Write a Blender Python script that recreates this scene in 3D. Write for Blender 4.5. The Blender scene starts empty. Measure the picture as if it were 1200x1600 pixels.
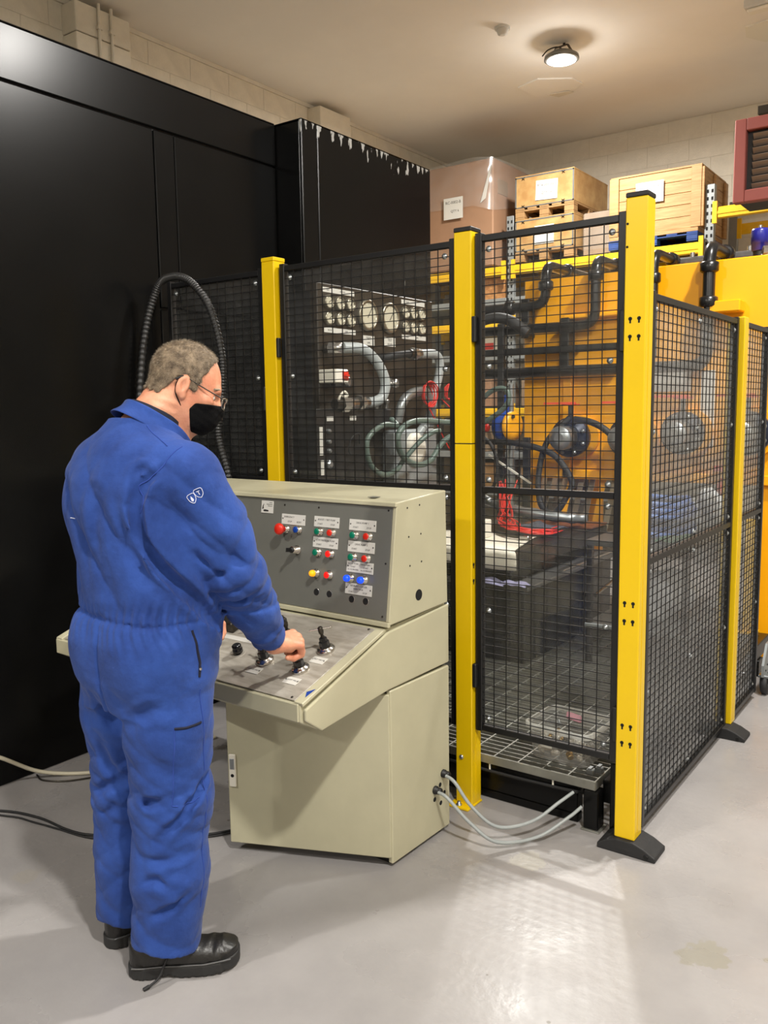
import bpy, bmesh, math, random
import numpy as np
from mathutils import Vector, Matrix
random.seed(7)
scn = bpy.context.scene
col = scn.collection

# ------------------------------------------------------------------ camera
YAW, PITCH, ROLL, FPX = 0.62348961, 0.12046116, 0.01461362, 1328.78
cam_d = bpy.data.cameras.new('camera')
cam = bpy.data.objects.new('camera', cam_d)
col.objects.link(cam)
fw = Vector((-math.sin(YAW) * math.cos(PITCH), math.cos(YAW) * math.cos(PITCH), -math.sin(PITCH)))
rt = Vector((math.cos(YAW), math.sin(YAW), 0))
dn = fw.cross(rt)
r2 = rt * math.cos(ROLL) + dn * math.sin(ROLL)
d2 = dn * math.cos(ROLL) - rt * math.sin(ROLL)
mw = Matrix.Identity(4)
for i in range(3):
    mw[i][0], mw[i][1], mw[i][2] = r2[i], -d2[i], -fw[i]
mw[2][3] = 1.5
cam.matrix_world = mw
cam_d.sensor_fit = 'VERTICAL'
cam_d.sensor_height = 36.0
cam_d.lens = FPX / 1600 * 36.0
cam_d.clip_start = 0.05
scn.camera = cam

# ------------------------------------------------------------------ world, exposure
wd = bpy.data.worlds.new('world')
scn.world = wd
wd.use_nodes = True
wd.node_tree.nodes['Background'].inputs[0].default_value = (0.9, 0.95, 1.0, 1)
wd.node_tree.nodes['Background'].inputs[1].default_value = 0.05
scn.view_settings.view_transform = 'Standard'
scn.view_settings.look = 'None'
scn.view_settings.gamma = 1.0
scn.view_settings.use_curve_mapping = False
scn.view_settings.exposure = 0.3
# lamps of the hall: (x, y, z, watt, radius); the fixtures are built further down round them
CEIL = 4.5
LAMPS = [(-3.11, 6.94, 4.36, 130, .14), (0.90, 0.30, 4.36, 180, .14), (-2.9, -2.2, 4.36, 135, .14),
         (-0.10, 3.90, 4.36, 150, .14), (4.9, 0.3, 4.36, 100, .14), (1.4, -4.6, 4.36, 100, .14)]  # last two are unseen lamps added for more ambient light

# ------------------------------------------------------------------ helpers
WM = {}
def thing(name, label, cat, loc=(0, 0, 0), rz=0.0, group=None):
    o = bpy.data.objects.new(name, None)
    o.empty_display_size = 0.1
    col.objects.link(o)
    o.location = loc
    o.rotation_euler = (0, 0, rz)
    tag(o, label, cat, group)
    WM[o] = Matrix.Translation(Vector(loc)) @ Matrix.Rotation(rz, 4, 'Z')
    return o
def tag(o, label=None, cat=None, group=None, kind=None):
    if label: o['label'] = label
    if cat: o['category'] = cat
    if group: o['group'] = group
    if kind: o['kind'] = kind
    return o
def V(*a): return Vector(a)

class MB:
    """collects shapes and links them as one mesh object"""
    def __init__(s): s.v = []; s.f = []; s.sm = []
    def add(s, vs, fs, smooth=False):
        b = len(s.v)
        s.v += [tuple(map(float, p)) for p in vs]
        s.f += [tuple(b + i for i in f) for f in fs]
        s.sm += [smooth] * len(fs)
        return s
    def box(s, x0, x1, y0, y1, z0, z1, M=None):
        vs = [Vector((x, y, z)) for z in (z0, z1) for y in (y0, y1) for x in (x0, x1)]
        if M is not None: vs = [M @ p for p in vs]
        return s.add(vs, [(0, 2, 3, 1), (4, 5, 7, 6), (0, 1, 5, 4), (2, 6, 7, 3), (0, 4, 6, 2), (1, 3, 7, 5)])
    def bbox(s, x0, x1, y0, y1, z0, z1, b=.005, M=None):
        """box with chamfered edges"""
        X, Y, Z = (x0, x1), (y0, y1), (z0, z1)
        vs = []; idx = {}
        for ix in (0, 1):
            for iy in (0, 1):
                for iz in (0, 1):
                    sx, sy, sz = (1, -1)[ix], (1, -1)[iy], (1, -1)[iz]
                    c = (X[ix], Y[iy], Z[iz])
                    for ax in range(3):
                        p = [c[0] + sx * b, c[1] + sy * b, c[2] + sz * b]
                        p[ax] = c[ax]
                        idx[(ix, iy, iz, ax)] = len(vs); vs.append(Vector(p))
        fs = []
        I = lambda x, y, z, a: idx[(x, y, z, a)]
        for k in (0, 1):
            fs.append([I(k, 0, 0, 0), I(k, 1, 0, 0), I(k, 1, 1, 0), I(k, 0, 1, 0)])
            fs.append([I(0, k, 0, 1), I(1, k, 0, 1), I(1, k, 1, 1), I(0, k, 1, 1)])
            fs.append([I(0, 0, k, 2), I(1, 0, k, 2), I(1, 1, k, 2), I(0, 1, k, 2)])
        for a in (0, 1):
            for c in (0, 1):
                fs.append([I(a, c, 0, 0), I(a, c, 1, 0), I(a, c, 1, 1), I(a, c, 0, 1)])
                fs.append([I(a, 0, c, 0), I(a, 1, c, 0), I(a, 1, c, 2), I(a, 0, c, 2)])
                fs.append([I(0, a, c, 1), I(1, a, c, 1), I(1, a, c, 2), I(0, a, c, 2)])
        for x in (0, 1):
            for y in (0, 1):
                for z in (0, 1): fs.append([I(x, y, z, 0), I(x, y, z, 1), I(x, y, z, 2)])
        ctr = Vector(((x0 + x1) / 2, (y0 + y1) / 2, (z0 + z1) / 2))
        out = []
        for f in fs:
            p = [vs[i] for i in f]
            n = (p[1] - p[0]).cross(p[2] - p[0])
            out.append(f if n.dot(sum(p, Vector()) / len(p) - ctr) > 0 else f[::-1])
        if M is not None: vs = [M @ p for p in vs]
        return s.add(vs, out)
    def prism(s, pts, d, M=None):
        """pts: planar polygon (list of 3-vectors); extruded by vector d"""
        a = [Vector(p) for p in pts]; d = Vector(d)
        n = (a[1] - a[0]).cross(a[2] - a[0])
        if n.dot(d) > 0: a = a[::-1]
        k = len(a)
        vs = a + [p + d for p in a]
        if M is not None: vs = [M @ p for p in vs]
        return s.add(vs, [tuple(range(k)), tuple(range(2 * k - 1, k - 1, -1))] +
                     [(i, i + k, (i + 1) % k + k, (i + 1) % k) for i in range(k)])
    def cyl(s, a, b, r, n=12, r2=None, cap=True, smooth=True):
        a, b = Vector(a), Vector(b); r2 = r if r2 is None else r2
        t = (b - a).normalized()
        u = t.orthogonal().normalized(); w = t.cross(u)
        vs = [c + (u * math.cos(2 * math.pi * i / n) + w * math.sin(2 * math.pi * i / n)) * q for c, q in ((a, r), (b, r2)) for i in range(n)]
        s.add(vs, [(i, (i + 1) % n, n + (i + 1) % n, n + i) for i in range(n)], smooth)
        if cap:
            s.add(vs[:n], [tuple(range(n - 1, -1, -1))]); s.add(vs[n:], [tuple(range(n))])
        return s
    def bar(s, a, b, w, h, up=(0, 0, 1)):
        a, b = Vector(a), Vector(b); t = (b - a).normalized(); up = Vector(up)
        x = t.cross(up)
        x = x.normalized() if x.length > 1e-6 else Vector((1, 0, 0))
        y = x.cross(t)
        vs = [c + x * i * w / 2 + y * j * h / 2 for c in (a, b) for i, j in ((-1, -1), (1, -1), (1, 1), (-1, 1))]
        return s.add(vs, [(3, 2, 1, 0), (4, 5, 6, 7), (0, 1, 5, 4), (1, 2, 6, 5), (2, 3, 7, 6), (3, 0, 4, 7)])
    def tube(s, pts, r, n=8, closed=False, cap=True, k=6, smoothpath=True, rf=None):
        P = [Vector(p) for p in pts]
        if smoothpath and len(P) > 2:
            Q = []
            m = len(P)
            rng = range(m if closed else m - 1)
            for i in rng:
                p1, p2 = P[i], P[(i + 1) % m]
                p0 = P[i - 1] if (i > 0 or closed) else p1 * 2 - p2
                p3 = P[(i + 2) % m] if (i + 2 < m or closed) else p2 * 2 - p1
                for j in range(k):
                    t = j / k
                    Q.append(.5 * ((2 * p1) + (p2 - p0) * t + (2 * p0 - 5 * p1 + 4 * p2 - p3) * t * t + (3 * p1 - p0 - 3 * p2 + p3) * t ** 3))
            if not closed: Q.append(P[-1])
            P = Q
        m = len(P); rings = []
        u = None
        for i in range(m):
            t = (P[(i + 1) % m] - P[i - 1]) if closed else (P[min(i + 1, m - 1)] - P[max(i - 1, 0)])
            t = t.normalized() if t.length > 1e-9 else Vector((0, 0, 1))
            u = t.orthogonal().normalized() if u is None else (u - t * u.dot(t)).normalized()
            w = t.cross(u)
            rr = r if rf is None else r * rf(i)
            rings.append([P[i] + (u * math.cos(2 * math.pi * q / n) + w * math.sin(2 * math.pi * q / n)) * rr for q in range(n)])
        vs = [p for g in rings for p in g]
        fs = []
        for i in range(m if closed else m - 1):
            a, b = i * n, ((i + 1) % m) * n
            fs += [(a + q, a + (q + 1) % n, b + (q + 1) % n, b + q) for q in range(n)]
        s.add(vs, fs, True)
        if cap and not closed:
            s.add(rings[0], [tuple(range(n - 1, -1, -1))]); s.add(rings[-1], [tuple(range(n))])
        return s
    def lathe(s, prof, c=(0, 0, 0), ax=(0, 0, 1), n=20, smooth=True):
        """prof: list of (radius, height along ax)"""
        c = Vector(c); t = Vector(ax).normalized(); u = t.orthogonal().normalized(); w = t.cross(u)
        vs = [c + t * h + (u * math.cos(2 * math.pi * i / n) + w * math.sin(2 * math.pi * i / n)) * max(r, 1e-5) for r, h in prof for i in range(n)]
        fs = []
        for k in range(len(prof) - 1):
            fs += [(k * n + i, k * n + (i + 1) % n, (k + 1) * n + (i + 1) % n, (k + 1) * n + i) for i in range(n)]
        s.add(vs, fs, smooth)
        m = len(prof) - 1
        s.add(vs[:n], [tuple(range(n - 1, -1, -1))]); s.add(vs[m * n:], [tuple(range(n))])
        return s
    def ball(s, c, r, n=12, m=8, sc=(1, 1, 1)):
        c = Vector(c)
        vs = [c + Vector((0, 0, r * sc[2]))]
        for j in range(1, m):
            a = math.pi * j / m
            for i in range(n):
                b = 2 * math.pi * i / n
                vs.append(c + Vector((r * sc[0] * math.sin(a) * math.cos(b), r * sc[1] * math.sin(a) * math.sin(b), r * sc[2] * math.cos(a))))
        vs.append(c - Vector((0, 0, r * sc[2])))
        fs = [(0, 1 + i, 1 + (i + 1) % n) for i in range(n)]
        for j in range(m - 2):
            a, b = 1 + j * n, 1 + (j + 1) * n
            fs += [(a + i, b + i, b + (i + 1) % n, a + (i + 1) % n) for i in range(n)]
        a = 1 + (m - 2) * n
        fs += [(a + (i + 1) % n, a + i, len(vs) - 1) for i in range(n)]
        return s.add(vs, fs, True)
    def mesh(s, name, m=None, L=None):
        me = bpy.data.meshes.new(name)
        vs = s.v if L is None else [tuple(L @ Vector(p)) for p in s.v]
        me.from_pydata(vs, [], s.f)
        me.polygons.foreach_set('use_smooth', s.sm)
        me.update()
        if m is not None: me.materials.append(m)
        return me
    def build(s, name, m, parent=None, world=False, bevel=0):
        """shape coordinates are the parent's local ones unless world=True"""
        L = WM[parent].inverted() if (world and parent is not None) else None
        return link(name, s.mesh(name, m, L), parent, bevel)
def link(name, me, parent=None, bevel=0, loc=None):
    o = bpy.data.objects.new(name, me)
    col.objects.link(o)
    if loc is not None: o.location = loc
    T = Matrix.Translation(Vector(loc)) if loc is not None else Matrix.Identity(4)
    if parent is not None:
        o.parent = parent
        WM[o] = WM[parent] @ T
    else: WM[o] = T
    if bevel:
        b = o.modifiers.new('bevel', 'BEVEL'); b.width = bevel; b.segments = 2; b.limit_method = 'ANGLE'
    return o
def struct(o):
    o['kind'] = 'structure'; return o

# ------------------------------------------------------------------ materials
def nodes(name):
    m = bpy.data.materials.new(name); m.use_nodes = True
    return m, m.node_tree, m.node_tree.nodes['Principled BSDF']
def c4(c): return (c[0], c[1], c[2], 1)
def srgb(r, g, b):
    f = lambda v: (v / 255 / 12.92) if v <= 10 else ((v / 255 + .055) / 1.055) ** 2.4
    return (f(r), f(g), f(b))
def mat(name, c, rough=.5, metal=0.0, var=0.0, vs=6.0, bump=0.0, bs=120.0, emit=None, es=1.0, c2=None, stretch=None, coat=0.0, spec=.5):
    """principled colour; var/vs: large soft variation towards c2; bump/bs: fine relief"""
    m, nt, b = nodes(name)
    b.inputs['Base Color'].default_value = c4(c)
    b.inputs['Roughness'].default_value = rough
    b.inputs['Metallic'].default_value = metal
    b.inputs['Specular IOR Level'].default_value = spec
    if coat: b.inputs['Coat Weight'].default_value = coat; b.inputs['Coat Roughness'].default_value = .1
    N, Lk = nt.nodes, nt.links
    tc = N.new('ShaderNodeTexCoord')
    src = tc.outputs['Object']
    if stretch:
        mp = N.new('ShaderNodeMapping'); mp.inputs['Scale'].default_value = stretch
        Lk.new(src, mp.inputs[0]); src = mp.outputs[0]
    if var or c2:
        n = N.new('ShaderNodeTexNoise'); n.inputs['Scale'].default_value = vs; n.inputs['Detail'].default_value = 5; n.inputs['Roughness'].default_value = .6
        Lk.new(src, n.inputs['Vector'])
        r = N.new('ShaderNodeValToRGB')
        r.color_ramp.elements[0].position = .36; r.color_ramp.elements[1].position = .68
        r.color_ramp.elements[0].color = c4(c2 if c2 else [v * (1 - var) for v in c])
        r.color_ramp.elements[1].color = c4(c if c2 else [min(1, v * (1 + var * .5)) for v in c])
        Lk.new(n.outputs['Fac'], r.inputs[0]); Lk.new(r.outputs[0], b.inputs['Base Color'])
    if bump:
        n2 = N.new('ShaderNodeTexNoise'); n2.inputs['Scale'].default_value = bs; n2.inputs['Detail'].default_value = 3
        Lk.new(src, n2.inputs['Vector'])
        bp = N.new('ShaderNodeBump'); bp.inputs['Strength'].default_value = bump; bp.inputs['Distance'].default_value = .01
        Lk.new(n2.outputs['Fac'], bp.inputs['Height']); Lk.new(bp.outputs[0], b.inputs['Normal'])
    if emit:
        b.inputs['Emission Color'].default_value = c4(emit); b.inputs['Emission Strength'].default_value = es
    return m
def clear_mat(name, tint=(1, 1, 1), ior=1.45, gloss_rough=.04, haze=0.0, hazec=(.8, .8, .8), scr=0.0):
    """thin clear sheet: transparent, mirror-like at grazing angles, a little dusty"""
    m = bpy.data.materials.new(name); m.use_nodes = True
    nt = m.node_tree; N, Lk = nt.nodes, nt.links
    N.remove(N['Principled BSDF']); out = N['Material Output']
    tr = N.new('ShaderNodeBsdfTransparent'); tr.inputs[0].default_value = c4(tint)
    gl = N.new('ShaderNodeBsdfGlossy'); gl.inputs['Roughness'].default_value = gloss_rough
    fr = N.new('ShaderNodeFresnel')
    ge = N.new('ShaderNodeNewGeometry')          # same reflectance on both faces of the thin sheet
    io = N.new('ShaderNodeMapRange'); io.inputs[3].default_value = ior; io.inputs[4].default_value = 1 / ior
    Lk.new(ge.outputs['Backfacing'], io.inputs[0]); Lk.new(io.outputs[0], fr.inputs[0])
    mx = N.new('ShaderNodeMixShader')
    Lk.new(fr.outputs[0], mx.inputs[0]); Lk.new(tr.outputs[0], mx.inputs[1]); Lk.new(gl.outputs[0], mx.inputs[2])
    last = mx.outputs[0]
    if haze:
        df = N.new('ShaderNodeBsdfDiffuse'); df.inputs[0].default_value = c4(hazec)
        tc = N.new('ShaderNodeTexCoord'); n = N.new('ShaderNodeTexNoise'); n.inputs['Scale'].default_value = 7; n.inputs['Detail'].default_value = 6
        Lk.new(tc.outputs['Object'], n.inputs['Vector'])
        mu = N.new('ShaderNodeMath'); mu.operation = 'MULTIPLY'; mu.inputs[1].default_value = haze * 2
        Lk.new(n.outputs['Fac'], mu.inputs[0])
        m2 = N.new('ShaderNodeMixShader')
        Lk.new(mu.outputs[0], m2.inputs[0]); Lk.new(last, m2.inputs[1]); Lk.new(df.outputs[0], m2.inputs[2]); last = m2.outputs[0]
    Lk.new(last, out.inputs[0])
    return m
def text_mesh(txt, size, m, M, depth=.0003, align='CENTER'):
    """lettering as a mesh; M places its centre, x along the line and z out of the face"""
    cu = bpy.data.curves.new('lettering', 'FONT'); cu.body = txt; cu.size = size; cu.extrude = depth
    cu.align_x = align; cu.align_y = 'CENTER'; cu.resolution_u = 2
    o = bpy.data.objects.new('tmp', cu)
    me = bpy.data.meshes.new_from_object(o)
    bpy.data.objects.remove(o)
    me.materials.clear(); me.materials.append(m)
    me.transform(M)
    return me

MT = {}
MT['cream'] = mat('cream_paint', srgb(186, 181, 153), .42, var=.06, vs=5, bump=.02, bs=60)
MT['panel_grey'] = mat('panel_grey', srgb(128, 128, 120), .36, .35, var=.05, vs=4)
MT['desk_metal'] = mat('brushed_desk_plate', srgb(188, 183, 172), .36, .2, var=.22, vs=9, c2=srgb(158, 151, 138), stretch=(1.2, 5, 5))
MT['black_paint'] = mat('black_sheet_metal', srgb(15, 15, 15), .24, var=.2, vs=3, bump=.012, bs=3, spec=.22)
MT['black'] = mat('matt_black', srgb(18, 18, 19), .5)
MT['blackgloss'] = mat('gloss_black', srgb(16, 16, 18), .22)
MT['rubber'] = mat('black_rubber', srgb(30, 30, 31), .65, bump=.1, bs=90)
MT['yellow'] = mat('post_yellow', srgb(226, 188, 8), .34, var=.03, vs=4)
MT['orange'] = mat('machine_orange', srgb(248, 172, 4), .38, var=.05, vs=2)
MT['steel'] = mat('steel', srgb(175, 172, 168), .25, .9)
MT['zinc'] = mat('zinc', srgb(165, 170, 172), .35, .8, var=.15, vs=12)
MT['galv'] = mat('galvanised', srgb(150, 150, 142), .45, .6, var=.2, vs=10)
MT['darksteel'] = mat('dark_steel', srgb(70, 66, 60), .33, .8)
MT['white'] = mat('white_plastic', srgb(232, 228, 214), .45)
MT['paper'] = mat('paper', srgb(206, 204, 196), .7)
MT['ink'] = mat('ink', srgb(45, 42, 40), .7)
MT['brownboard'] = mat('gauge_board', srgb(44, 36, 25), .5, var=.35, vs=5)
MT['red'] = mat('red_plastic', srgb(214, 44, 28), .3)
MT['green'] = mat('green_plastic', srgb(6, 112, 84), .3)
MT['bluep'] = mat('blue_plastic', srgb(10, 62, 150), .3)
MT['greyhose'] = mat('grey_hose', srgb(158, 164, 164), .38)
MT['greenhose'] = mat('green_grey_hose', srgb(88, 104, 96), .4)
MT['chrome'] = mat('chrome', srgb(190, 186, 180), .18, 1.0)
MT['void'] = mat('hole_black', (.003, .003, .003), .9)

# ================================================================== the hall
WX, BY, EX, FY = -5.72, 9.53, 7.0, -7.0
def floor_mat():
    m, nt, b = nodes('painted_concrete'); N, Lk = nt.nodes, nt.links
    tc = N.new('ShaderNodeTexCoord')
    n1 = N.new('ShaderNodeTexNoise'); n1.inputs['Scale'].default_value = .9; n1.inputs['Detail'].default_value = 7; n1.inputs['Roughness'].default_value = .62
    Lk.new(tc.outputs['Object'], n1.inputs['Vector'])
    r1 = N.new('ShaderNodeValToRGB'); r1.color_ramp.elements[0].position = .3; r1.color_ramp.elements[1].position = .72
    r1.color_ramp.elements[0].color = c4(srgb(134, 131, 130)); r1.color_ramp.elements[1].color = c4(srgb(164, 160, 158))
    Lk.new(n1.outputs['Fac'], r1.inputs[0])
    # worn patches where the paint has gone
    def patch(cx, cy, rad, colr, prev, sc):
        mp = N.new('ShaderNodeMapping'); mp.inputs['Location'].default_value = (-cx, -cy, 0)
        Lk.new(tc.outputs['Object'], mp.inputs[0])
        ln = N.new('ShaderNodeVectorMath'); ln.operation = 'LENGTH'; Lk.new(mp.outputs[0], ln.inputs[0])
        nz = N.new('ShaderNodeTexNoise'); nz.inputs['Scale'].default_value = sc; nz.inputs['Detail'].default_value = 5
        Lk.new(tc.outputs['Object'], nz.inputs['Vector'])
        ad = N.new('ShaderNodeMath'); ad.operation = 'MULTIPLY_ADD'; ad.inputs[1].default_value = rad * 2.6
        Lk.new(nz.outputs['Fac'], ad.inputs[0]); Lk.new(ln.outputs['Value'], ad.inputs[2])
        rp = N.new('ShaderNodeMapRange'); rp.inputs[1].default_value = rad * 2.02; rp.inputs[2].default_value = rad * 2.12; rp.inputs[3].default_value = .75; rp.inputs[4].default_value = 0
        Lk.new(ad.outputs[0], rp.inputs[0])
        mx = N.new('ShaderNodeMix'); mx.data_type = 'RGBA'; mx.inputs[7].default_value = c4(colr)
        Lk.new(rp.outputs[0], mx.inputs[0]); Lk.new(prev, mx.inputs[6])
        return mx.outputs[2]
    o = patch(-.57, 2.27, .075, srgb(136, 132, 120), r1.outputs[0], 14)
    o = patch(-.42, 2.34, .03, srgb(136, 132, 120), o, 22)
    o = patch(-1.17, 2.45, .07, srgb(170, 166, 156), o, 11)
    o = patch(-2.5, 1.45, .05, srgb(150, 145, 138), o, 16)
    # dark specks and scuffs
    vo = N.new('ShaderNodeTexVoronoi'); vo.inputs['Scale'].default_value = 4.2
    Lk.new(tc.outputs['Object'], vo.inputs['Vector'])
    sp = N.new('ShaderNodeMapRange'); sp.inputs[1].default_value = .018; sp.inputs[2].default_value = .03; sp.inputs[3].default_value = .8; sp.inputs[4].default_value = 0
    Lk.new(vo.outputs['Distance'], sp.inputs[0])
    mx = N.new('ShaderNodeMix'); mx.data_type = 'RGBA'; mx.inputs[7].default_value = c4(srgb(96, 88, 78))
    Lk.new(sp.outputs[0], mx.inputs[0]); Lk.new(o, mx.inputs[6])
    Lk.new(mx.outputs[2], b.inputs['Base Color'])
    n3 = N.new('ShaderNodeTexNoise'); n3.inputs['Scale'].default_value = 3.2; n3.inputs['Detail'].default_value = 6
    Lk.new(tc.outputs['Object'], n3.inputs['Vector'])
    rr = N.new('ShaderNodeMapRange'); rr.inputs[1].default_value = .3; rr.inputs[2].default_value = .7; rr.inputs[3].default_value = .2; rr.inputs[4].default_value = .42
    Lk.new(n3.outputs['Fac'], rr.inputs[0]); Lk.new(rr.outputs[0], b.inputs['Roughness'])
    n4 = N.new('ShaderNodeTexNoise'); n4.inputs['Scale'].default_value = 38; n4.inputs['Detail'].default_value = 4
    Lk.new(tc.outputs['Object'], n4.inputs['Vector'])
    bp = N.new('ShaderNodeBump'); bp.inputs['Strength'].default_value = .12; bp.inputs['Distance'].default_value = .006
    Lk.new(n4.outputs['Fac'], bp.inputs['Height']); Lk.new(bp.outputs[0], b.inputs['Normal'])
    return m
MT['floor'] = floor_mat()
MT['ceil'] = mat('ceiling_paint', srgb(242, 238, 230), .8, var=.05, vs=.8, bump=.03, bs=20)
MT['block'] = mat('painted_block', srgb(228, 220, 203), .75, var=.08, vs=6, bump=.25, bs=70)
MT['blockback'] = mat('mortar_paint', srgb(216, 208, 191), .85)
struct(MB().box(WX - .3, EX, FY, BY + .3, -.2, 0).build('floor', MT['floor']))
struct(MB().box(WX - .3, EX, FY, BY + .3, CEIL, CEIL + .2).build('ceiling', MT['ceil']))
wl = struct(MB().box(WX - .3, WX, FY, BY + .3, 0, CEIL).build('wall_left', MT['blockback']))
wb = struct(MB().box(WX, EX, BY, BY + .3, 0, CEIL).build('wall_back', MT['blockback']))
struct(MB().box(EX, EX + .2, FY, BY + .3, 0, CEIL).build('wall_right', MT['block']))
struct(MB().box(WX - .3, EX + .2, FY - .2, FY, 0, CEIL).build('wall_front', MT['block']))
# painted blocks with recessed joints
blk = MB().bbox(0, .004, -.2215, .2215, -.1068, .1068, .0015).mesh('block', MT['block'])
for c in range(3):
    z = CEIL - .115 - c * .215
    for k in range(17):
        y = 1.9 + k * .445 + (c % 2) * .22
        if y < BY - .25: link('block', blk, wl, loc=(WX, y, z))
blk2 = MB().bbox(-.2215, .2215, -.004, 0, -.1068, .1068, .0015).mesh('block', MT['block'])
for c in range(8):
    z = CEIL - .115 - c * .215
    for k in range(11):
        x = WX + .24 + k * .445 + (c % 2) * .22
        link('block', blk2, wb, loc=(x, BY, z))
# pilasters: stacked blocks standing proud of the left wall, their heads a little below the ceiling
pb = MB().bbox(0, .17, -.24, .24, -.104, .104, .006).mesh('block', MT['block'])
for y in (4.25, 6.99):
    for c in range(3): link('block', pb, wl, loc=(WX, y, CEIL - .15 - c * .215))
trim = struct(MB().box(WX, WX + .02, 2.0, BY, CEIL - .035, CEIL - .001).build('trim_1', MT['block']))
for i, y in enumerate((4.20, 4.31)):
    t = thing('conduit', ['thin painted conduit on the pilaster above the black cabinet, further left', 'thin painted conduit on the pilaster above the black cabinet, further right'][i], 'pipe', (WX + .185, y, 2.6), 0, 'conduits on the pilaster')
    MB().cyl((0, 0, 0), (0, 0, 1.88), .012, 8).build('pipe', MT['block'], t)
    for z in (1.25, 1.7): MB().box(-.016, .014, -.02, .02, z, z + .025).build('clip', MT['block'], t)

# ------------------------------------------------------------------ lamps
MT['lens'] = mat('lamp_lens', (1, 1, 1), .4, emit=(1.0, .94, .84), es=26)
MT['lampgrey'] = mat('lamp_housing', srgb(120, 118, 112), .4, .5)
lamp_lab = ['round high-bay ceiling lamp with bent bracket above the stacked crates', 'round high-bay ceiling lamp over the floor near the camera',
            'round high-bay ceiling lamp behind the worker', 'round high-bay ceiling lamp above the fenced cell',
            'added unseen high-bay ceiling lamp by the far right wall', 'added unseen high-bay ceiling lamp furthest behind the camera']
for i, (x, y, z, w, r) in enumerate(LAMPS):
    t = thing('high_bay_lamp', lamp_lab[i], 'lamp', (x, y, z), 0, 'high-bay ceiling lamps')
    MB().lathe([(.06, .055), (.09, .05), (r, .02), (r + .004, -.005), (r - .006, -.012), (.05, -.004)][::-1], n=28).build('housing', MT['lampgrey'], t)
    MB().lathe([(.02, -.026), (r * .6, -.024), (r - .02, -.014), (r - .03, -.005)], n=28).build('lens', MT['lens'], t)
    b = MB(); b.bar((-.10, .02, .03), (-.07, .03, .11), .02, .006); b.bar((-.07, .03, .11), (.03, .05, .125), .02, .006); b.bar((.03, .05, .125), (.09, .0, .04), .02, .006)
    b.cyl((0, .05, .12), (0, .05, .14), .012, 8); b.build('bracket', MT['darksteel'], t)
    MB().tube([(.03, .06, .05), (-.05, .05, .12), (-.12, .0, .10), (-.16, -.03, .05)], .006, 6).build('flex', MT['darksteel'], t)
    la = bpy.data.lights.new('lamp_light', 'AREA'); la.shape = 'DISK'; la.size = 2 * r - .04; la.energy = w; la.color = (1.0, .965, .91)
    lo = bpy.data.objects.new('lamp_light', la); col.objects.link(lo); lo.parent = t; lo.location = (0, 0, -.04)
    # weak point light added under each lamp to brighten the ceiling
    lb = bpy.data.lights.new('ceiling_fill', 'POINT'); lb.shadow_soft_size = .07; lb.energy = w * .06; lb.color = (1.0, .965, .91)
    lo = bpy.data.objects.new('ceiling_fill', lb); col.objects.link(lo); lo.parent = t; lo.location = (0, 0, -.11)
pt = thing('ceiling_patch', 'peeling cover plate on the ceiling beside the high-bay lamp', 'ceiling plate', (-3.6, 7.85, CEIL - .012))
MB().prism([(-.26, -.22, 0), (-.02, -.3, 0), (.24, -.12, 0), (.27, .06, 0), (.0, .25, 0), (-.22, .1, 0)], (0, 0, .012)).build('plate', MT['ceil'], pt)
MB().prism([(-.1, .1, -.006), (.1, .12, -.012), (.12, .2, -.005), (-.05, .24, 0)], (0, 0, .006)).build('flake', MT['block'], pt)
sd = thing('smoke_detector', 'small round white smoke detector on the ceiling', 'smoke detector', (-3.38, 6.41, CEIL))
MB().lathe([(.06, -.018), (.062, 0)], n=20).build('base', MT['paper'], sd)
MB().lathe([(.02, -.06), (.038, -.052), (.046, -.03), (.05, -.018)], n=20).build('head', MT['paper'], sd)
cf = thing('batten_light', 'end of a white ceiling light fitting at the top right', 'light fitting', (-1.62, 7.14, CEIL))
MB().bbox(-.1, 1.1, -.06, .06, -.07, 0, .01).build('body', MT['paper'], cf)
MB().bbox(-.08, 1.08, -.045, .045, -.095, -.07, .01).build('diffuser', MT['white'], cf)
cp = MB().prism([(-.12, -.1, 0), (.3, -.16, 0), (.36, .22, 0), (-.05, .3, 0), (-.16, .1, 0)], (0, 0, .012)).build('ceiling_plate', MT['white'])
cp.location = (-1.70, 7.68, CEIL - .012); tag(cp, 'bare white plate on the ceiling behind the light fitting', 'ceiling plate')

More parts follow.
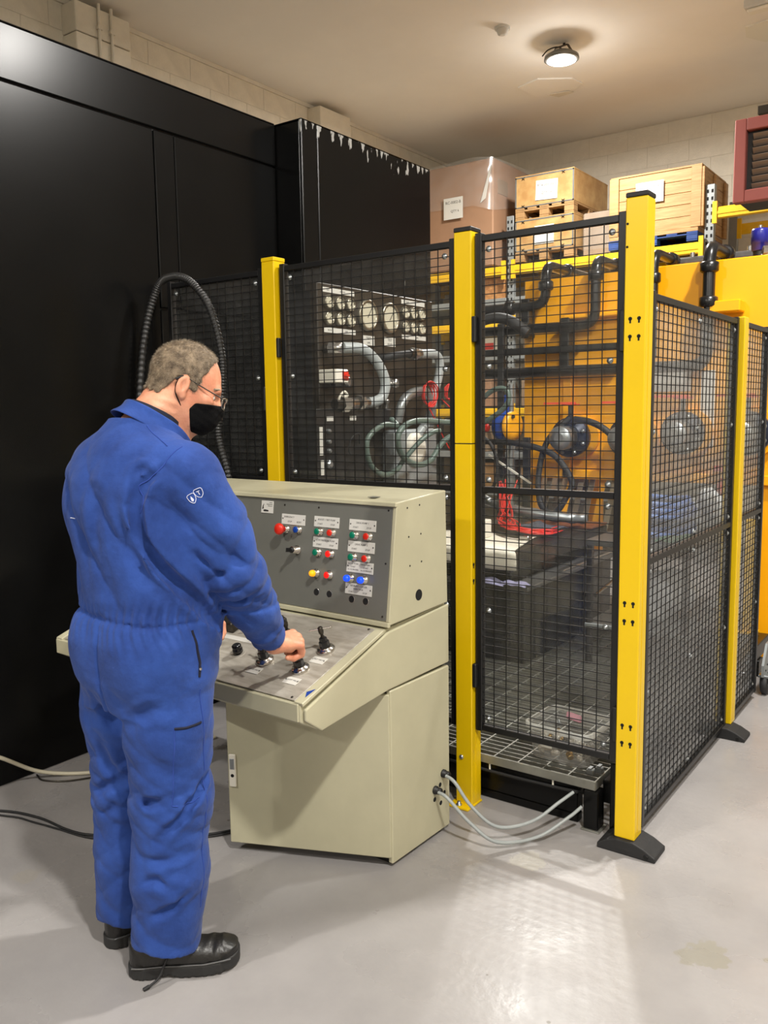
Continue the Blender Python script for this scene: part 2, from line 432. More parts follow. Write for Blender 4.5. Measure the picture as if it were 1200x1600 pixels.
# ------------------------------------------------------------------ black sheet-metal enclosure along the left
def scuff_mat():
    m = MT['black_paint'].copy(); m.name = 'black_sheet_chipped'; nt = m.node_tree; N, Lk = nt.nodes, nt.links
    b = N['Principled BSDF']; tc = N.new('ShaderNodeTexCoord')
    mp = N.new('ShaderNodeMapping'); mp.inputs['Scale'].default_value = (1, 1, .35); Lk.new(tc.outputs['Object'], mp.inputs[0])
    n = N.new('ShaderNodeTexNoise'); n.inputs['Scale'].default_value = 26; n.inputs['Detail'].default_value = 4; Lk.new(mp.outputs[0], n.inputs['Vector'])
    sx = N.new('ShaderNodeSeparateXYZ'); Lk.new(tc.outputs['Object'], sx.inputs[0])
    rz = N.new('ShaderNodeMapRange'); rz.inputs[1].default_value = 2.86; rz.inputs[2].default_value = 3.0; rz.inputs[3].default_value = 0; rz.inputs[4].default_value = .22
    Lk.new(sx.outputs[2], rz.inputs[0])
    ad = N.new('ShaderNodeMath'); Lk.new(n.outputs['Fac'], ad.inputs[0]); Lk.new(rz.outputs[0], ad.inputs[1])
    rp = N.new('ShaderNodeMapRange'); rp.inputs[1].default_value = .74; rp.inputs[2].default_value = .76; rp.inputs[3].default_value = 0; rp.inputs[4].default_value = 1
    Lk.new(ad.outputs[0], rp.inputs[0])
    mx = N.new('ShaderNodeMix'); mx.data_type = 'RGBA'; mx.inputs[6].default_value = c4(srgb(15, 15, 15)); mx.inputs[7].default_value = c4(srgb(168, 168, 164))
    Lk.new(rp.outputs[0], mx.inputs[0]); Lk.new(mx.outputs[2], b.inputs['Base Color'])
    return m
MT['black_chip'] = scuff_mat()
en = thing('black_enclosure', 'tall black sheet-metal enclosure running along the left behind the worker', 'enclosure', (-3.2, 1.2, 0))
def wbox(parent, name, m, x0, x1, y0, y1, z0, z1, b=.004):
    mb = MB(); mb.bbox(x0, x1, y0, y1, z0, z1, b)
    return mb.build(name, m, parent, world=True)
wbox(en, 'core', MT['black'], -4.9, -3.216, -2.0, 3.505, 0, 2.99)
wbox(en, 'header_panel', MT['black_paint'], -3.22, -3.2, -2.0, 3.51, 2.79, 3.0)
wbox(en, 'top_panel', MT['black_paint'], -4.9, -3.2, -2.0, 3.51, 3.0, 3.008)
wbox(en, 'side_panel', MT['black_paint'], -3.22, -3.204, .2, 2.692, 0.0, 2.782)
wbox(en, 'side_panel', MT['black_paint'], -3.22, -3.204, -2.0, .192, 0.0, 2.782)
wbox(en, 'narrow_panel', MT['black_paint'], -3.22, -3.203, 2.70, 2.815, 1.985, 2.782)
wbox(en, 'side_panel', MT['black_paint'], -3.22, -3.2035, 2.82, 3.51, 1.985, 2.782)
wbox(en, 'side_panel', MT['black_paint'], -3.22, -3.204, 2.70, 3.51, 0.0, 1.978)
en2 = thing('black_enclosure', 'black sheet-metal column enclosure with chipped paint along its top edge', 'enclosure', (-3.02, 4.1, 0))
wbox(en2, 'core', MT['black_paint'], -4.9, -3.036, 3.515, 4.75, 0, 2.995)
wbox(en2, 'corner_panel', MT['black_chip'], -3.04, -3.02, 3.515, 3.64, 0, 3.0)
wbox(en2, 'side_panel', MT['black_chip'], -3.04, -3.0205, 3.645, 4.756, 0, 3.0)
wbox(en2, 'top_panel', MT['black_paint'], -4.9, -3.02, 3.515, 4.756, 3.0, 3.006)

# ------------------------------------------------------------------ pallet rack and what stands on it
MT['pine'] = mat('pine_board', srgb(182, 142, 92), .6, c2=srgb(160, 118, 70), vs=5, stretch=(1, 1, 9))
MT['ply'] = mat('plywood', srgb(186, 152, 98), .55, c2=srgb(160, 120, 70), vs=7)
MT['pallet'] = mat('pallet_wood', srgb(160, 124, 80), .7, var=.2, vs=12)
MT['bluewood'] = mat('blue_pallet_wood', srgb(24, 62, 128), .65, var=.3, vs=10)
MT['osb'] = mat('osb_board', srgb(196, 142, 84), .7, c2=srgb(150, 98, 50), vs=26)
MT['card'] = mat('cardboard', srgb(156, 120, 92), .75, var=.08, vs=3)
MT['card2'] = mat('grey_brown_carton', srgb(140, 118, 94), .75, var=.1, vs=4)
MT['ryellow'] = mat('rack_yellow', srgb(240, 190, 20), .45, var=.1, vs=5)
MT['rgrey'] = mat('rack_grey', srgb(150, 155, 156), .45, .4, var=.1, vs=8)
RY = 8.16
rk = thing('pallet_rack', 'pallet rack with grey slotted uprights and yellow beams against the back wall', 'rack', (-4.2, RY, 0))
slot = MB().box(-.008, .008, -.003, 0, -.014, .014).mesh('slot', MT['void'])
for (x, h) in ((-5.62, 3.45), (-4.21, 3.46), (-2.212, 3.46), (-.2, 3.46)):
    for y in (RY, 9.0):
        up = MB().bbox(x - .041, x + .041, y, y + .06, 0, h, .004).build('upright', MT['rgrey'], rk, world=True)
        if y == RY and x in (-4.21, -2.212):
            z = h - .06
            while z > 1.7:
                for s in (-.02, .02): link('slot', slot, up, loc=WM[rk].inverted() @ V(x + s, y, z))
                z -= .065
    MB().bar((x, RY + .06, .3), (x, 9.0, 1.1), .03, .03).bar((x, 9.0, 1.1), (x, RY + .06, 1.9), .03, .03).build('brace', MT['rgrey'], rk, world=True)
def rbeam(x0, x1, z, m=None, h=.1):
    for y in (RY - .02, 9.03):
        bm = MB().bbox(x0, x1, y - .02, y + .03, z - h, z, .008).build('beam', m or MT['ryellow'], rk, world=True)
        MB().box(x0, x1, y - .026, y - .02, z - h * .62, z - h * .38).build('beam_rib', m or MT['ryellow'], bm, world=True)
        for x in (x0 + .012, x1 - .012): MB().box(x - .02, x + .02, y - .03, y + .0, z - h - .04, z + .05).build('beam_connector', m or MT['ryellow'], bm, world=True)
rbeam(-4.165, -2.256, 2.962)
rbeam(-5.57, -4.255, 2.962)
rbeam(-2.168, -.245, 3.245)
rbeam(-4.165, -2.256, 2.40, h=.09); rbeam(-5.57, -4.255, 2.40, h=.09)
rbeam(-4.165, -2.256, 1.49, h=.09); rbeam(-5.57, -4.255, 1.49, h=.09)
for z in (2.64, 2.07, 1.02, .62):
    for (x0, x1) in ((-5.57, -4.255), (-4.165, -2.256)): MB().bbox(x0, x1, RY, 9.0, z - .07, z, .005).build('shelf', MT['rgrey'], rk, world=True)
for (x0, x1) in ((-5.57, -4.255), (-4.165, -2.256)): MB().bbox(x0, x1, RY + .03, 9.0, 2.965, 2.975, .003).build('deck', MT['pallet'], rk, world=True)

def paper(name, label, x0, x1, y, z0, z1, lines, cat='label', face='-y', tilt=0):
    t = thing(name, label, cat, ((x0 + x1) / 2, y, (z0 + z1) / 2))
    w, h = (x1 - x0) / 2, (z1 - z0) / 2
    Rm = Matrix.Rotation(tilt, 4, 'Y')
    MB().box(-w, w, -.002, 0, -h, h, M=Rm).build('sheet', MT['paper'], t)
    for (tx, sz, px, pz) in lines:
        me = text_mesh(tx, sz, MT['ink'], Rm @ Matrix.Translation((px, -.0022, pz)) @ Matrix.Rotation(math.pi / 2, 4, 'X'))
        link('lettering', me, t)
    return t
# tall cardboard box, wrapped in film
MT['film'] = clear_mat('stretch_film', (.98, .98, .98), 1.5, .16, .10, (.85, .83, .8))
bb = thing('cardboard_box', 'tall brown cardboard box under clear film at the end of the rack', 'box', (-4.77, 8.5, 2.975))
MB().bbox(-5.17, -4.376, 8.1, 8.96, 2.975, 4.06, .012).build('carton', MT['card'], bb, world=True)
f = MB()
pr = [(-5.18, 8.09), (-4.6, 8.085), (-4.366, 8.09), (-4.366, 8.5), (-4.36, 8.97)]
rows = []
for j in range(7):
    z = 4.075 - j * .075
    rows.append([(x + .01 * math.sin(3 * i + j), y + .008 * math.sin(5 * i + 2 * j), z - (.16 * (i / 4) if j == 6 and i < 3 else 0) + .02 * math.sin(i * 2.1 + j)) for i, (x, y) in enumerate(pr)])
f.add([p for r in rows for p in r], [(j * 5 + i, j * 5 + i + 1, j * 5 + i + 6, j * 5 + i + 5) for j in range(6) for i in range(4)], True)
f.build('film', MT['film'], bb, world=True)
f = MB()
f.add([(-4.372, 8.088, 4.07), (-4.52, 8.086, 3.62), (-4.45, 8.08, 3.66), (-4.362, 8.078, 4.05)], [(0, 1, 2, 3)]); f.build('film_fold', MT['paper'], bb, world=True)
MB().box(-4.376, -4.372, 8.2, 8.42, 3.72, 3.87).build('brown_label', MT['card2'], bb, world=True)
paper('paper_label', 'white paper label on the tall cardboard box', -4.955, -4.72, 8.07, 3.5, 3.72, [('RC-0002-B', .042, 0, .06), ('QTY 6', .036, .02, -.03)])

def crate(x0, x1, y0, y1, z0, z1, label):
    t = thing('plywood_crate', label, 'crate', ((x0 + x1) / 2, (y0 + y1) / 2, z0), 0, 'plywood crates on the rack')
    MB().bbox(x0, x1, y0, y0 + .012, z0, z1, .002).build('front_panel', MT['ply'], t, world=True)
    MB().bbox(x0, x1, y1 - .012, y1, z0, z1, .002).build('back_panel', MT['ply'], t, world=True)
    MB().bbox(x1 - .012, x1, y0 + .012, y1 - .012, z0, z1, .002).build('side_panel', MT['ply'], t, world=True)
    MB().bbox(x0, x0 + .012, y0 + .012, y1 - .012, z0, z1, .002).build('side_panel', MT['ply'], t, world=True)
    MB().bbox(x0 - .002, x1 + .002, y0 - .002, y1 + .002, z1 - .004, z1 + .01, .002).build('lid', MT['ply'], t, world=True)
    for x in (x0, x1):
        s = -1 if x == x1 else 1
        MB().box(min(x, x + s * .014), max(x, x + s * .014), y0 - .003, y0, z0, z1).build('edge_strip', MT['zinc'], t, world=True)
    MB().box(x0, x1, y0 - .003, y0, z1 - .012, z1).build('edge_strip', MT['zinc'], t, world=True)
    MB().box(x0, x1, y0 - .003, y0, z0, z0 + .01).build('edge_strip', MT['zinc'], t, world=True)
    clip = MB(); clip.bar((-.015, -.006, -.01), (.015, -.006, .012), .004, .004, (0, 1, 0)); clip.bar((-.015, -.006, .012), (.015, -.006, -.01), .004, .004, (0, 1, 0))
    cm = clip.mesh('clip', MT['darksteel'])
    for x in (x0 + .09, x1 - .11):
        for z in (z0 + .012, z1 - .02): link('clip', cm, t, loc=WM[t].inverted() @ V(x, y0, z))
    return t
def pallet(x0, x1, y0, y1, z0, z1, m, label):
    t = thing('wooden_pallet', label, 'pallet', ((x0 + x1) / 2, (y0 + y1) / 2, z0), 0, 'pallets on the rack')
    h = z1 - z0; W = x1 - x0
    for i in range(5):
        x = x0 + (W - .1) * i / 4
        MB().bbox(x, x + .1, y0, y1, z1 - h * .18, z1, .002).build('deck_board', m, t, world=True)
    for yy in (y0, (y0 + y1) / 2 - .05, y1 - .1):
        MB().bbox(x0, x1, yy, yy + .1, z1 - h * .34, z1 - h * .19, .002).build('stringer_board', m, t, world=True)
        for x in (x0, (x0 + x1) / 2 - .05, x1 - .1):
            MB().bbox(x, x + .1, yy, yy + .1, z0 + h * .16, z1 - h * .35, .003).build('block', m, t, world=True)
    for x in (x0, (x0 + x1) / 2 - .05, x1 - .1): MB().bbox(x, x + .1, y0, y1, z0, z0 + h * .15, .002).build('bottom_board', m, t, world=True)
    return t
pallet(-4.13, -3.495, 8.12, 9.0, 2.978, 3.078, MT['pallet'], 'bare wooden pallet under the lower plywood crate, on the yellow beam')
crate(-4.13, -3.495, 8.12, 9.0, 3.079, 3.385, 'lower plywood crate with a plain paper sheet, under another crate')
pallet(-4.13, -3.495, 8.12, 9.0, 3.397, 3.508, MT['pallet'], 'bare wooden pallet between the two stacked plywood crates')
crate(-4.13, -3.495, 8.12, 9.0, 3.509, 3.81, 'upper plywood crate with a printed paper label, on top of the stack')
paper('paper_label', 'printed paper label on the upper plywood crate', -3.90, -3.665, 8.114, 3.555, 3.745, [('RTA-001-0003', .034, 0, .045), ('QTY   4', .034, 0, -.03)], tilt=.04)
paper('paper_label', 'plain white sheet on the lower plywood crate', -3.91, -3.70, 8.114, 3.13, 3.31, [('RTA', .03, 0, .04)])
ct = thing('carton', 'grey film-wrapped carton between the stacked crates and the plank crate', 'box', (-3.3, 8.6, 2.976))
MB().bbox(-3.47, -3.16, 8.3, 9.0, 2.976, 3.40, .01).build('carton_body', MT['card2'], ct, world=True)
MB().bbox(-3.474, -3.156, 8.296, 9.004, 3.03, 3.404, .014).build('film', MT['film'], ct, world=True)
# plank crate
pallet(-3.135, -2.30, 8.12, 8.98, 2.978, 3.062, MT['bluewood'], 'blue painted wooden pallet under the plank crate')
pc = thing('plank_crate', 'long wooden plank crate with a paper sheet, standing on the blue pallet', 'crate', (-2.71, 8.5, 3.064))
MB().bbox(-3.13, -2.30, 8.13, 8.97, 3.064, 3.10, .003).build('base_board', MT['pine'], pc, world=True)
for k in range(5):
    z = 3.102 + k * .106
    MB().bbox(-3.12, -2.285, 8.145, 8.165, z, z + .103, .003).build('plank', MT['pine'], pc, world=True)
    MB().bbox(-2.30, -2.28, 8.167, 8.95, z, z + .103, .003).build('plank', MT['pine'], pc, world=True)
    MB().bbox(-3.13, -3.11, 8.167, 8.95, z, z + .103, .003).build('plank', MT['pine'], pc, world=True)
for x0, x1 in ((-3.135, -3.045), (-2.37, -2.278)): MB().bbox(x0, x1, 8.125, 8.145, 3.10, 3.635, .003).build('batten', MT['pine'], pc, world=True)
for y in (8.13, 8.5, 8.86): MB().bbox(-2.278, -2.255, y, y + .09, 3.10, 3.62, .003).build('batten', MT['pine'], pc, world=True)
MB().bbox(-3.13, -2.28, 8.14, 8.96, 3.632, 3.65, .003).build('lid', MT['pine'], pc, world=True)
paper('paper_label', 'crumpled paper sheet on the plank crate', -2.88, -2.62, 8.128, 3.37, 3.56, [('RTA 8004', .028, .03, .05)])
# goods on the lower shelves, seen through the gate
def carton(x0, x1, y0, y1, z0, z1, m, label):
    t = thing('carton', label, 'box', ((x0 + x1) / 2, (y0 + y1) / 2, z0), 0, 'cartons on the lower shelves')
    MB().bbox(x0, x1, y0, y1, z0, z1, .006).build('carton_body', m, t, world=True)
    MB().box((x0 + x1) / 2 - .025, (x0 + x1) / 2 + .025, y0 - .001, y1, z1, z1 + .001).build('tape', MT['card2'], t, world=True)
    return t
ob = MB().bbox(-4.95, -4.262, 8.2, 8.22, 2.642, 2.86, .002).build('chipboard_sheet', MT['osb']); tag(ob, 'orange-brown chipboard sheet standing on the rack shelf', 'board')
cw = carton(-4.9, -4.3, 8.25, 8.9, 2.071, 2.25, MT['white'], 'white carton with red print on the rack shelf beside the upright')
MB().box(-4.72, -4.45, 8.248, 8.25, 2.12, 2.19).build('print', MT['red'], cw, world=True)

carton(-4.95, -4.45, 8.2, 8.9, 1.51, 1.84, MT['card'], 'brown carton on the yellow beam left of the upright')
carton(-4.1, -3.7, 8.25, 8.9, 2.071, 2.28, MT['card2'], 'grey-brown carton right of the upright, on the same shelf as the white one')
carton(-4.12, -3.75, 8.25, 8.9, 1.51, 1.78, MT['card2'], 'grey-brown carton right of the upright, on the yellow beam')
carton(-4.95, -4.5, 8.2, 8.9, 1.021, 1.3, MT['card2'], 'grey-brown carton low on the rack, left of the upright')
carton(-4.85, -4.4, 8.2, 8.9, .621, .9, MT['pallet'], 'lowest tan carton on the rack, left of the upright')
carton(-4.1, -3.6, 8.2, 8.9, .621, .88, MT['card2'], 'lowest carton on the rack, right of the upright')

# ------------------------------------------------------------------ red louvred air heater hung from the ceiling
MT['dullred'] = mat('dull_red_paint', srgb(140, 74, 68), .5, var=.06, vs=4)
MT['louvre'] = mat('louvre_grey', srgb(128, 116, 106), .45, .3)
ht = thing('unit_heater', 'dull red louvred unit heater hanging at the right edge', 'heater', (-1.4, 7.3, 3.05))
HX0, HX1, HZ0, HZ1 = -1.775, -.95, 3.05, 3.67
MB().bbox(HX0 + .02, HX1 - .02, 7.24, 7.62, HZ0 + .01, HZ1 - .01, .01).build('casing', MT['black'], ht, world=True)
MB().bbox(HX0, HX0 + .085, 7.18, 7.26, HZ0, HZ1, .006).build('frame_stile', MT['dullred'], ht, world=True)
MB().bbox(HX1 - .085, HX1, 7.18, 7.26, HZ0, HZ1, .006).build('frame_stile', MT['dullred'], ht, world=True)
MB().bbox(HX0 + .085, HX1 - .085, 7.18, 7.26, HZ0, HZ0 + .09, .006).build('frame_rail', MT['dullred'], ht, world=True)
MB().bbox(HX0 + .085, HX1 - .085, 7.18, 7.26, HZ1 - .09, HZ1, .006).build('frame_rail', MT['dullred'], ht, world=True)
for k in range(8):
    z = HZ0 + .115 + k * .053
    MB().bar((HX0 + .13, 7.215, z), (HX1 - .1, 7.215, z), .05, .004, (0, .7, .7)).build('louvre', MT['louvre'], ht, world=True)
MB().bar((HX0 + .12, 7.4, HZ1 + .1), (HX1, 7.4, HZ1 + .1), .06, .06).build('hanger_bar', MT['darksteel'], ht, world=True)
for x in (HX0 + .2, HX1 - .15): MB().cyl((x, 7.4, HZ1 - .02), (x, 7.4, CEIL), .007, 6).build('hanger_rod', MT['darksteel'], ht, world=True)

# ================================================================== machine guard: yellow posts, black mesh panels
MT['sheet'] = clear_mat('clear_guard_sheet', (.97, .98, .98), 1.42, .05, .018, (.75, .75, .72))
MT['sheet_side'] = clear_mat('hazy_guard_sheet', (.97, .98, .98), 1.45, .06, .10, (.82, .84, .86))  # dust haze, raised to stand in for pale reflections as well
MT['frame'] = mat('fence_black', srgb(20, 20, 21), .38)
MT['wire'] = mat('wire_black', srgb(14, 14, 15), .45)
def bolt_mesh(M):
    b = MB(); b.lathe([(.011, 0), (.011, .003), (.006, .0035), (.0058, .008), (.002, .009)], n=10)
    me = b.mesh('bolt', MT['zinc']); me.transform(M); return me
BOLT = bolt_mesh(Matrix.Rotation(math.pi / 2, 4, 'X'))
def panel(label, loc, rz, W, z0, z1, rail, sheets=True):
    t = thing('mesh_panel', label, 'mesh panel', (loc[0], loc[1], z0), rz, 'mesh guard panels')
    H = z1 - z0; r = rail - z0; fwd_, fd = .026, .03
    for x in (fwd_ / 2, W - fwd_ / 2): MB().bbox(x - fwd_ / 2, x + fwd_ / 2, -fd / 2, fd / 2, 0, H, .002).build('stile', MT['frame'], t)
    for z in (fwd_ / 2, r, H - fwd_ / 2 - .006): MB().bbox(fwd_, W - fwd_, -fd / 2 + .002, fd / 2 - .002, z - .011, z + .011, .002).build('rail', MT['frame'], t)
    w = MB(); wr = .0029
    n = max(2, round((W - 2 * fwd_) / .05))
    for i in range(1, n): x = fwd_ + (W - 2 * fwd_) * i / n; w.box(x - wr / 2, x + wr / 2, -.0105, -.0073, .012, H - .012)
    n = round(H / .03)
    for i in range(1, n): z = H * i / n; w.box(.008, W - .008, -.0073, -.0043, z - wr / 2, z + wr / 2)
    tag(w.build('wire_mesh', MT['wire'], t), kind='stuff')
    if sheets:
        for (a, b) in ((.03, r - .014), (r + .014, H - .035)):
            MB().box(fwd_ + .003, W - fwd_ - .003, .002, .005, a, b).build('clear_sheet', MT['sheet_side' if rz else 'sheet'], t)
            xs = (fwd_ + .024, W - fwd_ - .024) if W < .95 else (fwd_ + .024, W / 2, W - fwd_ - .024)
            for x in xs:
                for z in (a + .022, (a + b) / 2, b - .022): link('bolt', BOLT, t, loc=(x, -.0035, z))
    return t
FYY = 2.70
panel('black mesh panel beside the black enclosure, behind the hanging ribbed hose', (-3.145, FYY), 0, .60, .30, 2.095, 1.206)
panel('black mesh panel in front of the pressure gauges, behind the console', (-2.448, FYY), 0, .845, .30, 2.10, 1.206)
panel('black mesh gate between the two tallest yellow posts', (-1.523, FYY), 0, .544, .30, 2.105, 1.206)
panel('black mesh side panel running back from the corner post', (-.94, 2.80), math.pi / 2, 1.13, .035, 1.87, .973)
panel('black mesh side panel beyond the pale yellow side post, at the right edge', (-.94, 4.03), math.pi / 2, .50, .035, 1.87, .973)

def keyslot():
    b = MB(); b.cyl((0, 0, .0), (0, -.0008, .0), .0062, 10); b.box(-.0028, .0028, -.0008, 0, -.014, 0); return b.mesh('key_slot', MT['void'])
KEY = keyslot()
KEYX = KEY.copy(); KEYX.transform(Matrix.Rotation(math.pi / 2, 4, 'Z'))
def post(label, x, y, z0, h, cap=True, keys=(), keysx=(), joint=None):
    t = thing('fence_post', label, 'post', (x, y, 0), 0, 'yellow fence posts')
    w = .035
    MB().bbox(-w, w, -w, w, z0, h - .012, .003).build('tube', MT['yellow'], t)
    if cap: MB().bbox(-w - .001, w + .001, -w - .001, w + .001, h - .012, h + .004, .003).build('cap', MT['black'], t)
    MB().box(w, w + .0012, -.006, .016, z0 + .02, h - .15).build('side_channel', MT['yellow'], t)
    for z in keys:
        for s in (-.014, .014): link('key_slot', KEY, t, loc=(s, -w, z))
    for z in keysx: link('key_slot', KEYX, t, loc=(w, -.02, z))
    if joint: MB().bbox(-w - .0008, w + .0008, -w - .0008, w + .0008, joint, joint + .004, .0008).build('joint_line', MT['void'], t)
    return t
cp_ = post('tallest yellow corner post on a black rubber foot', -.94, FYY, .05, 2.15, keys=(1.77, 1.715, .86, .80, .445, .385))
for z in (2.06, 1.99): MB().cyl((-.028, -.0345, z), (-.028, -.0358, z), .004, 8).build('hole', MT['void'], cp_)
mp_ = post('yellow post left of the mesh gate, right of the console', -1.562, FYY, .0, 2.125, keysx=(.93, .87), joint=1.37)
lp_ = post('yellow post behind the console, next to the worker', -2.494, FYY, .0, 2.125, cap=False)
MB().bbox(-.036, .036, -.036, .036, 2.113, 2.13, .003).build('cap', MT['yellow'], lp_)
fp_ = post('pale yellow side post on a rubber foot, right of the corner post', -.94, 3.975, .05, 1.885, cap=False)
# black hinge and lock brackets on the posts
for (p, x0, x1, z0, z1) in ((mp_, .036, .052, 1.73, 1.82), (mp_, .036, .052, .47, .56), (cp_, -.05, -.036, 1.67, 1.80), (cp_, -.05, -.036, .38, .5), (lp_, .036, .05, 1.72, 1.8), (lp_, -.05, -.036, 1.5, 1.6)):
    MB().bbox(x0, x1, -.036, -.0165, z0, z1, .003).build('bracket', MT['black'], p)
for z in (1.37, .47): MB().bbox(-.01, .03, .036, .052, z, z + .13, .003).build('bracket', MT['black'], fp_)
# floor plate of the middle post, with its bolt
fpz = MB().bbox(-.05, .04, -.075, .036, 0, .008, .002).build('floor_plate', MT['yellow'], mp_)
MB().lathe([(.012, .008), (.012, .011), (.007, .012), (.007, .022), (.003, .023)], (-.01, -.055, 0), n=8).build('anchor_bolt', MT['zinc'], fpz)
MB().lathe([(.009, 0), (.009, .003), (.006, .004), (.005, .006)], (-.01, -.035, .19), (0, -1, 0), n=10).build('bolt', MT['zinc'], mp_)
# rubber feet
def foot(label, x, y):
    t = thing('post_foot', label, 'rubber foot', (x, y, 0), 0, 'rubber feet under the side posts')
    prof = [(-.095, 0), (-.095, .018), (-.06, .04), (-.03, .05), (.03, .05), (.065, .038), (.105, .016), (.105, 0)]
    MB().prism([(a, -.055, b) for a, b in prof], (0, .11, 0)).build('pad', MT['rubber'], t, bevel=.004)
    for px, pz in ((.075, .031), ): MB().lathe([(.009, 0), (.007, .004)], (px, -.055, .015), (0, -1, 0), n=8).build('bolt_head', MT['void'], t)
    return t
foot('black rubber foot under the tall corner post', -.935, 2.705)
foot('black rubber foot under the pale side post', -.935, 3.93)
# caster of the rolling gate at the right edge
cs = thing('gate_caster', 'black caster wheel under a grey plate at the right edge', 'caster', (-.90, 4.62, 0))
MB().lathe([(.018, -.016), (.045, -.016), (.05, -.01), (.05, .01), (.045, .016), (.018, .016)], (0, 0, .05), (1, 0, 0), n=24).build('wheel', MT['rubber'], cs)
MB().lathe([(.012, .016), (.012, .022), (.004, .024)], (0, 0, .05), (1, 0, 0), n=12).build('hub', MT['zinc'], cs)
MB().prism([(.0, -.045, .10), (.0, .14, .10), (.0, .14, .26), (0, .03, .26), (0, -.045, .16)], (-.012, 0, 0)).build('plate', MT['rgrey'], cs)
MB().bbox(-.03, .03, -.03, .03, .09, .105, .003).build('fork_top', MT['zinc'], cs)
for s in (-.024, .021): MB().box(s, s + .003, -.02, .02, .035, .10).build('fork', MT['zinc'], cs)
for yy, zz in ((.0, .125), (.03, .15), (.07, .13)): MB().lathe([(.005, 0), (.005, .003)], (.0, yy, zz), (1, 0, 0), n=8).build('bolt', MT['void'], cs)
cs2 = thing('gate_caster', 'second black caster wheel, half hidden at the right edge', 'caster', (-.9, 4.78, 0))
MB().lathe([(.018, -.016), (.045, -.016), (.05, -.01), (.05, .01), (.045, .016), (.018, .016)], (0, 0, .05), (1, 0, 0), n=24).build('wheel', MT['rubber'], cs2)
MB().bbox(-.03, .03, -.03, .03, .095, .11, .003).build('fork_top', MT['zinc'], cs2)
for s in (-.024, .021): MB().box(s, s + .003, -.02, .02, .035, .10).build('fork', MT['zinc'], cs2)

# ribbed hose looping over the left panel
MT['ribhose'] = mat('ribbed_hose', srgb(36, 36, 36), .35)
hz = thing('ribbed_hose', 'black ribbed hose looping over the leftmost mesh panel beside his head', 'hose', (-3.1, 2.62, 0))
pts = [(-3.17, 2.50, 1.0), (-3.175, 2.52, 1.5), (-3.16, 2.56, 1.85), (-3.10, 2.59, 2.05), (-3.02, 2.60, 2.095), (-2.91, 2.61, 2.07), (-2.80, 2.62, 1.95), (-2.745, 2.63, 1.75), (-2.76, 2.64, 1.58), (-2.80, 2.645, 1.4), (-2.75, 2.65, 1.2), (-2.73, 2.65, .9)]
MB().tube(pts, .016, 10, k=60, rf=lambda i: 1 + .12 * math.sin(i * 1.35)).build('hose', MT['ribhose'], hz, world=True)

# ================================================================== control console
CW = 1.25
con = thing('control_console', 'cream steel control console with sloping desk and grey button panel', 'console', (-1.53, 2.145, 0), math.radians(-2))
E_ = MT['cream']
MB().bbox(-.567, -.02, .012, .338, .03, .60, .003).build('pedestal_core', MT['black'], con)
MB().bbox(-.02, 0, .004, .345, .012, .602, .004).build('pedestal_side', E_, con)
MB().bbox(-.567, -.55, .004, .345, .012, .602, .004).build('pedestal_side', E_, con)
MB().bbox(-.55, -.02, .02, .345, .0, .03, .003).build('plinth', MT['black'], con)
MB().bbox(-CW + .02, -1.14, .004, .10, .0, .602, .004).build('support_leg', E_, con)
# middle section: desk body
mid = [(-.33, .577), (-.40, .617), (-.40, .668), (-.009, .803), (.342, .825), (.342, .612), (-.007, .606)]
MB().prism([(-CW, a, b) for a, b in mid], (CW - .014, 0, 0)).build('desk_body', E_, con, bevel=.004)
side = [(-.325, .574), (-.392, .622), (-.392, .655), (-.003, .796), (.344, .822), (.344, .614), (-.005, .607)]
MB().prism([(-.011, a, b) for a, b in side], (.011, 0, 0)).build('wing_panel', E_, con, bevel=.004)
MB().bbox(-CW, -.02, -.404, -.396, .617, .672, .003).build('front_board', E_, con)
# desk plane frame: x, s (up the slope), h (out of it)
dl = math.hypot(.391, .134); dsy, dsz = .391 / dl, .134 / dl
DM = Matrix(((1, 0, 0, 0), (0, dsy, -dsz, -.40), (0, dsz, dsy, .671), (0, 0, 0, 1)))
MB().bbox(-CW + .04, -.042, .008, .405, 0, .003, .001, M=DM).build('desk_plate', MT['desk_metal'], con)
MB().bbox(-.038, -.004, .0, .40, -.006, .006, .002, M=DM).build('desk_rim', E_, con)
MB().bbox(-CW, -CW + .036, .0, .40, -.006, .006, .002, M=DM).build('desk_rim', E_, con)
for x in (-.06, -.6, -1.19):
    for s_ in (.018, .395): MB().lathe([(.004, .003), (.004, .005), (.002, .0055)], DM @ V(x, s_, 0), DM.to_3x3() @ V(0, 0, 1), n=8).build('screw', MT['darksteel'], con)
MB().prism([(-.03, .05, .0065), (-.012, .07, .0065), (-.016, .028, .0065)], (0, 0, .0006), M=DM).build('blue_tape', MT['bluep'], con)
# upper box
upb = [(.004, .815), (.055, 1.205), (.330, 1.222), (.338, .83)]
MB().prism([(-CW, a, b) for a, b in upb], (CW, 0, 0)).build('upper_box', E_, con, bevel=.004)
ul = math.hypot(.049, .374); usy, usz = .049 / ul, .374 / ul
UM = Matrix(((1, 0, 0, 0), (0, usy, -usz, .0065), (0, usz, usy, .821), (0, 0, 0, 1)))   # x, s up the panel, h out of it
MB().bbox(-CW + .015, -.016, .006, .372, .0, .004, .001, M=UM).build('button_panel', MT['panel_grey'], con)
MB().bbox(-CW, 0, .372, .386, -.004, .012, .002, M=UM).build('top_lip', E_, con)
MB().bbox(-CW, 0, -.012, .004, -.004, .010, .002, M=UM).build('bottom_lip', E_, con)
MB().bbox(-.014, 0, .004, .372, -.004, .006, .002, M=UM).build('side_lip', E_, con)
MB().box(-.15, -.12, .09, .12, 1.211, 1.2125).build('paint_chip', MT['panel_grey'], con)
